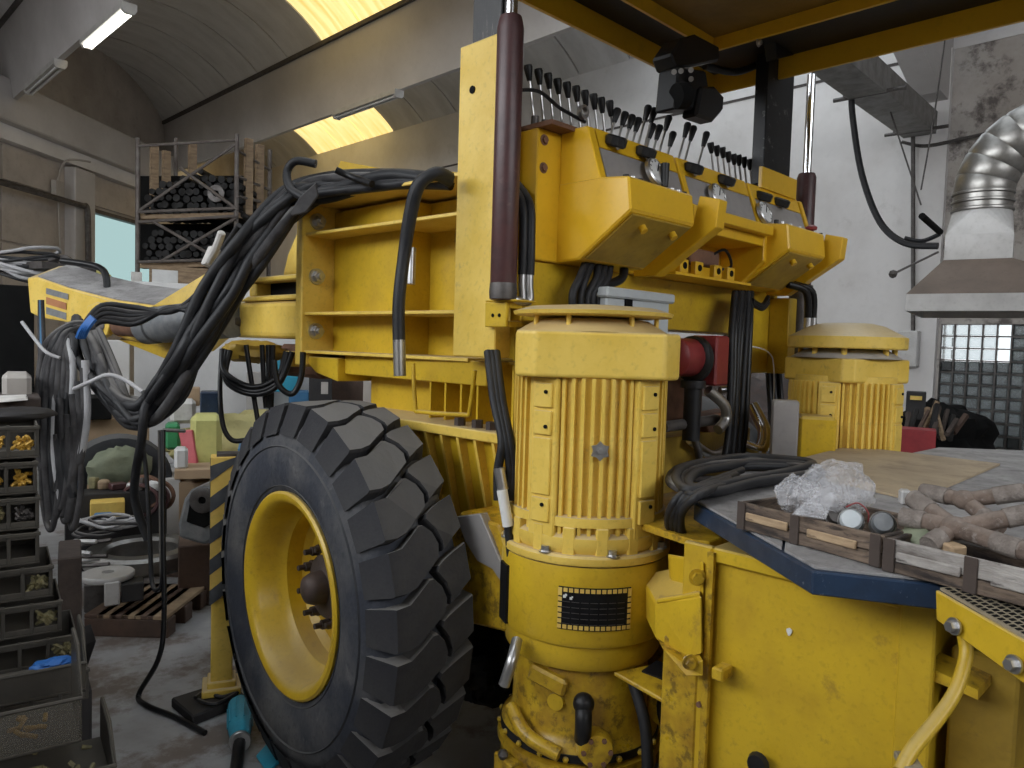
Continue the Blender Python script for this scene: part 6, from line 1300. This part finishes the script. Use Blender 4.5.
# pallets with rings and steel pieces
def pallet(px, py, w, d, label):
    c_ = at(px, py, Z=0); t = thing('wooden_pallet', c_, label, 'pallet', 'pallets on the floor at the left')
    for k in range(3): b = MB(); o = c_ + fdir * (k * (d - .1) / 2); b.prism([o, o + wdir * w, o + wdir * w + fdir * .09, o + fdir * .09], (0, 0, .09)); b.build('bearer', 'brown_wood', t, bevel=.004)
    for k in range(6): b = MB(); o = c_ + wdir * (k * (w - .11) / 5) + UP * .091; b.prism([o, o + wdir * .10, o + wdir * .10 + fdir * d, o + fdir * d], (0, 0, .02)); b.build('deck_board', 'wood_pallet' if k % 2 else 'brown_wood', t, bevel=.003)
    return c_
pa = pallet(84, 636, .42, .5, 'dark wooden pallet on the floor carrying a grey disc and steel blocks')
pb_ = pallet(100, 575, .85, .6, 'wooden pallet farther back carrying the big steel ring')
rg = at(143, 556, D=4.55); rgc = Vector((rg.x, rg.y, .125))
b = MB(); b.lathe([(.20, 0), (.30, 0), (.32, .02), (.32, .09), (.30, .11), (.22, .11), (.20, .09)], rgc, n=40, closed=True); b.build('steel_ring', 'galv', smooth=40, label='large grey steel ring lying on the farther pallet', cat='ring')
b = MB(); c_ = at(108, 574, D=3.85); b.lathe([(.03, -.02), (.12, -.02), (.125, -.012), (.125, .004), (.12, .01), (.045, .014), (.03, .012)], (c_.x, c_.y, c_.z), n=32, closed=True); b.build('grey_disc', 'galv_dull', smooth=40, label='flat grey grinding disc lying on the nearer pile of steel', cat='disc')
fbox(104, 582, 120, 606, 3.75, .1, 'steel_block', 'galv_dull', 'upright pale steel block on the nearer pallet', 'block'); fbox(121, 583, 144, 602, 3.8, .12, 'black_block', 'dark_cabinet', 'black block beside the pale steel block on the nearer pallet', 'block')
fbox(84, 584, 106, 612, 3.95, .2, 'steel_stack', 'steel_dark', 'dark stack of steel offcuts under the grey disc', 'offcuts')
for k in range(6): o = at(72 + J(4), 566 - 5 * k, D=4.1); b = MB(); e_ = o + wdir * random.uniform(.12, .2) + jv(.03); b.tube([o, e_], .012, 6, smooth=False); b.build('steel_bar', 'galv_dull' if k % 2 else 'steel_dark', smooth=40, label='short steel bar in the heap left of the steel ring', cat='bar', group='steel bars in the heap')
fbox(58, 556, 82, 660, 3.0, .3, 'brown_cupboard', 'wood_dark', 'dark brown wooden cupboard edge right behind the bin stack', 'cupboard', floor_=True)
# black and grey machine head beside the jack stand
hd_ = thing('welding_head', at(196, 545, D=4.0), 'grey machine housing with a round black fan opening, beside the striped jack stand', 'machine housing')
b = MB(); A = [(183, 500), (190, 490), (202, 486), (213, 488), (214, 540), (205, 546), (178, 538), (177, 525)]; b.prism([at(x, y, D=4.0) for x, y in A], fdir * .3); b.build('housing', 'decal_grey', hd_, bevel=.02, seg=2)
b = MB(); A = [(190, 500), (196, 490), (206, 488), (213, 492), (214, 522), (204, 528), (186, 522)]; b.prism([at(x, y, D=3.985) for x, y in A], fdir * .012); b.build('opening', 'black_matte', hd_, bevel=.004)
b = MB(); q = at(203, 500, D=3.98); b.lathe([(.02, 0), (.065, 0), (.07, .01), (.06, .015), (.02, .012)], q, CD, n=20, closed=True); b.build('fan_ring', 'steel_dark', hd_, smooth=40)
fbox(178, 545, 215, 575, 4.2, .3, 'brown_carton', 'brown_wood', 'brown box under the grey machine housing', 'box', floor_=True)
# ================================================================== far right: wood pile, red sheet, clutter along the wall
fbox(898, 430, 935, 452, 8.5, .4, 'red_crate', 'red_sheet', 'dark red steel crate standing behind the right motor', 'crate', floor_=True)
random.seed(3)
for k in range(16):
    a = at(905 + k * 3.2, 436 + J(4), D=9.2 + random.random() * .6); c_ = at(912 + k * 3 + J(14), 402 + abs(k - 7) * 2 + J(6), D=9.6 + random.random() * .5); b = MB(); b.tube([a, c_], random.uniform(.025, .05), 5, smooth=False)
    b.build('timber_offcut', random.choice(('wood_dark', 'wood_dark', 'brown_wood', 'wood_pallet', 'dark_stock')), label='rough timber offcut in the dark heap behind the right motor', cat='timber', group='timber offcuts behind the right motor')
b = blob(at(938, 440, D=11), .8, (1.3, .8, .62), .35, 28, 17); b.build('scrap_heap', 'black_matte', smooth=40, label='dark scrap heap by the glass block window', cat='heap')
fbox(906, 392, 926, 400, 10.4, .3, 'grey_case', 'dark_cabinet', 'dark case standing behind the timber heap', 'case', floor_=True); fbox(910, 396, 922, 400, 10.36, .02, 'yellow_label', 'stripe_yellow', parent=bpy.data.objects['grey_case'], bevel=0)
b = blob(at(745, 435, D=7.5), .8, (1.5, .8, .8), .35, 28, 23); b.build('scrap_heap', 'brown_hub', smooth=40, label='brown scrap heap seen between the motors', cat='heap')
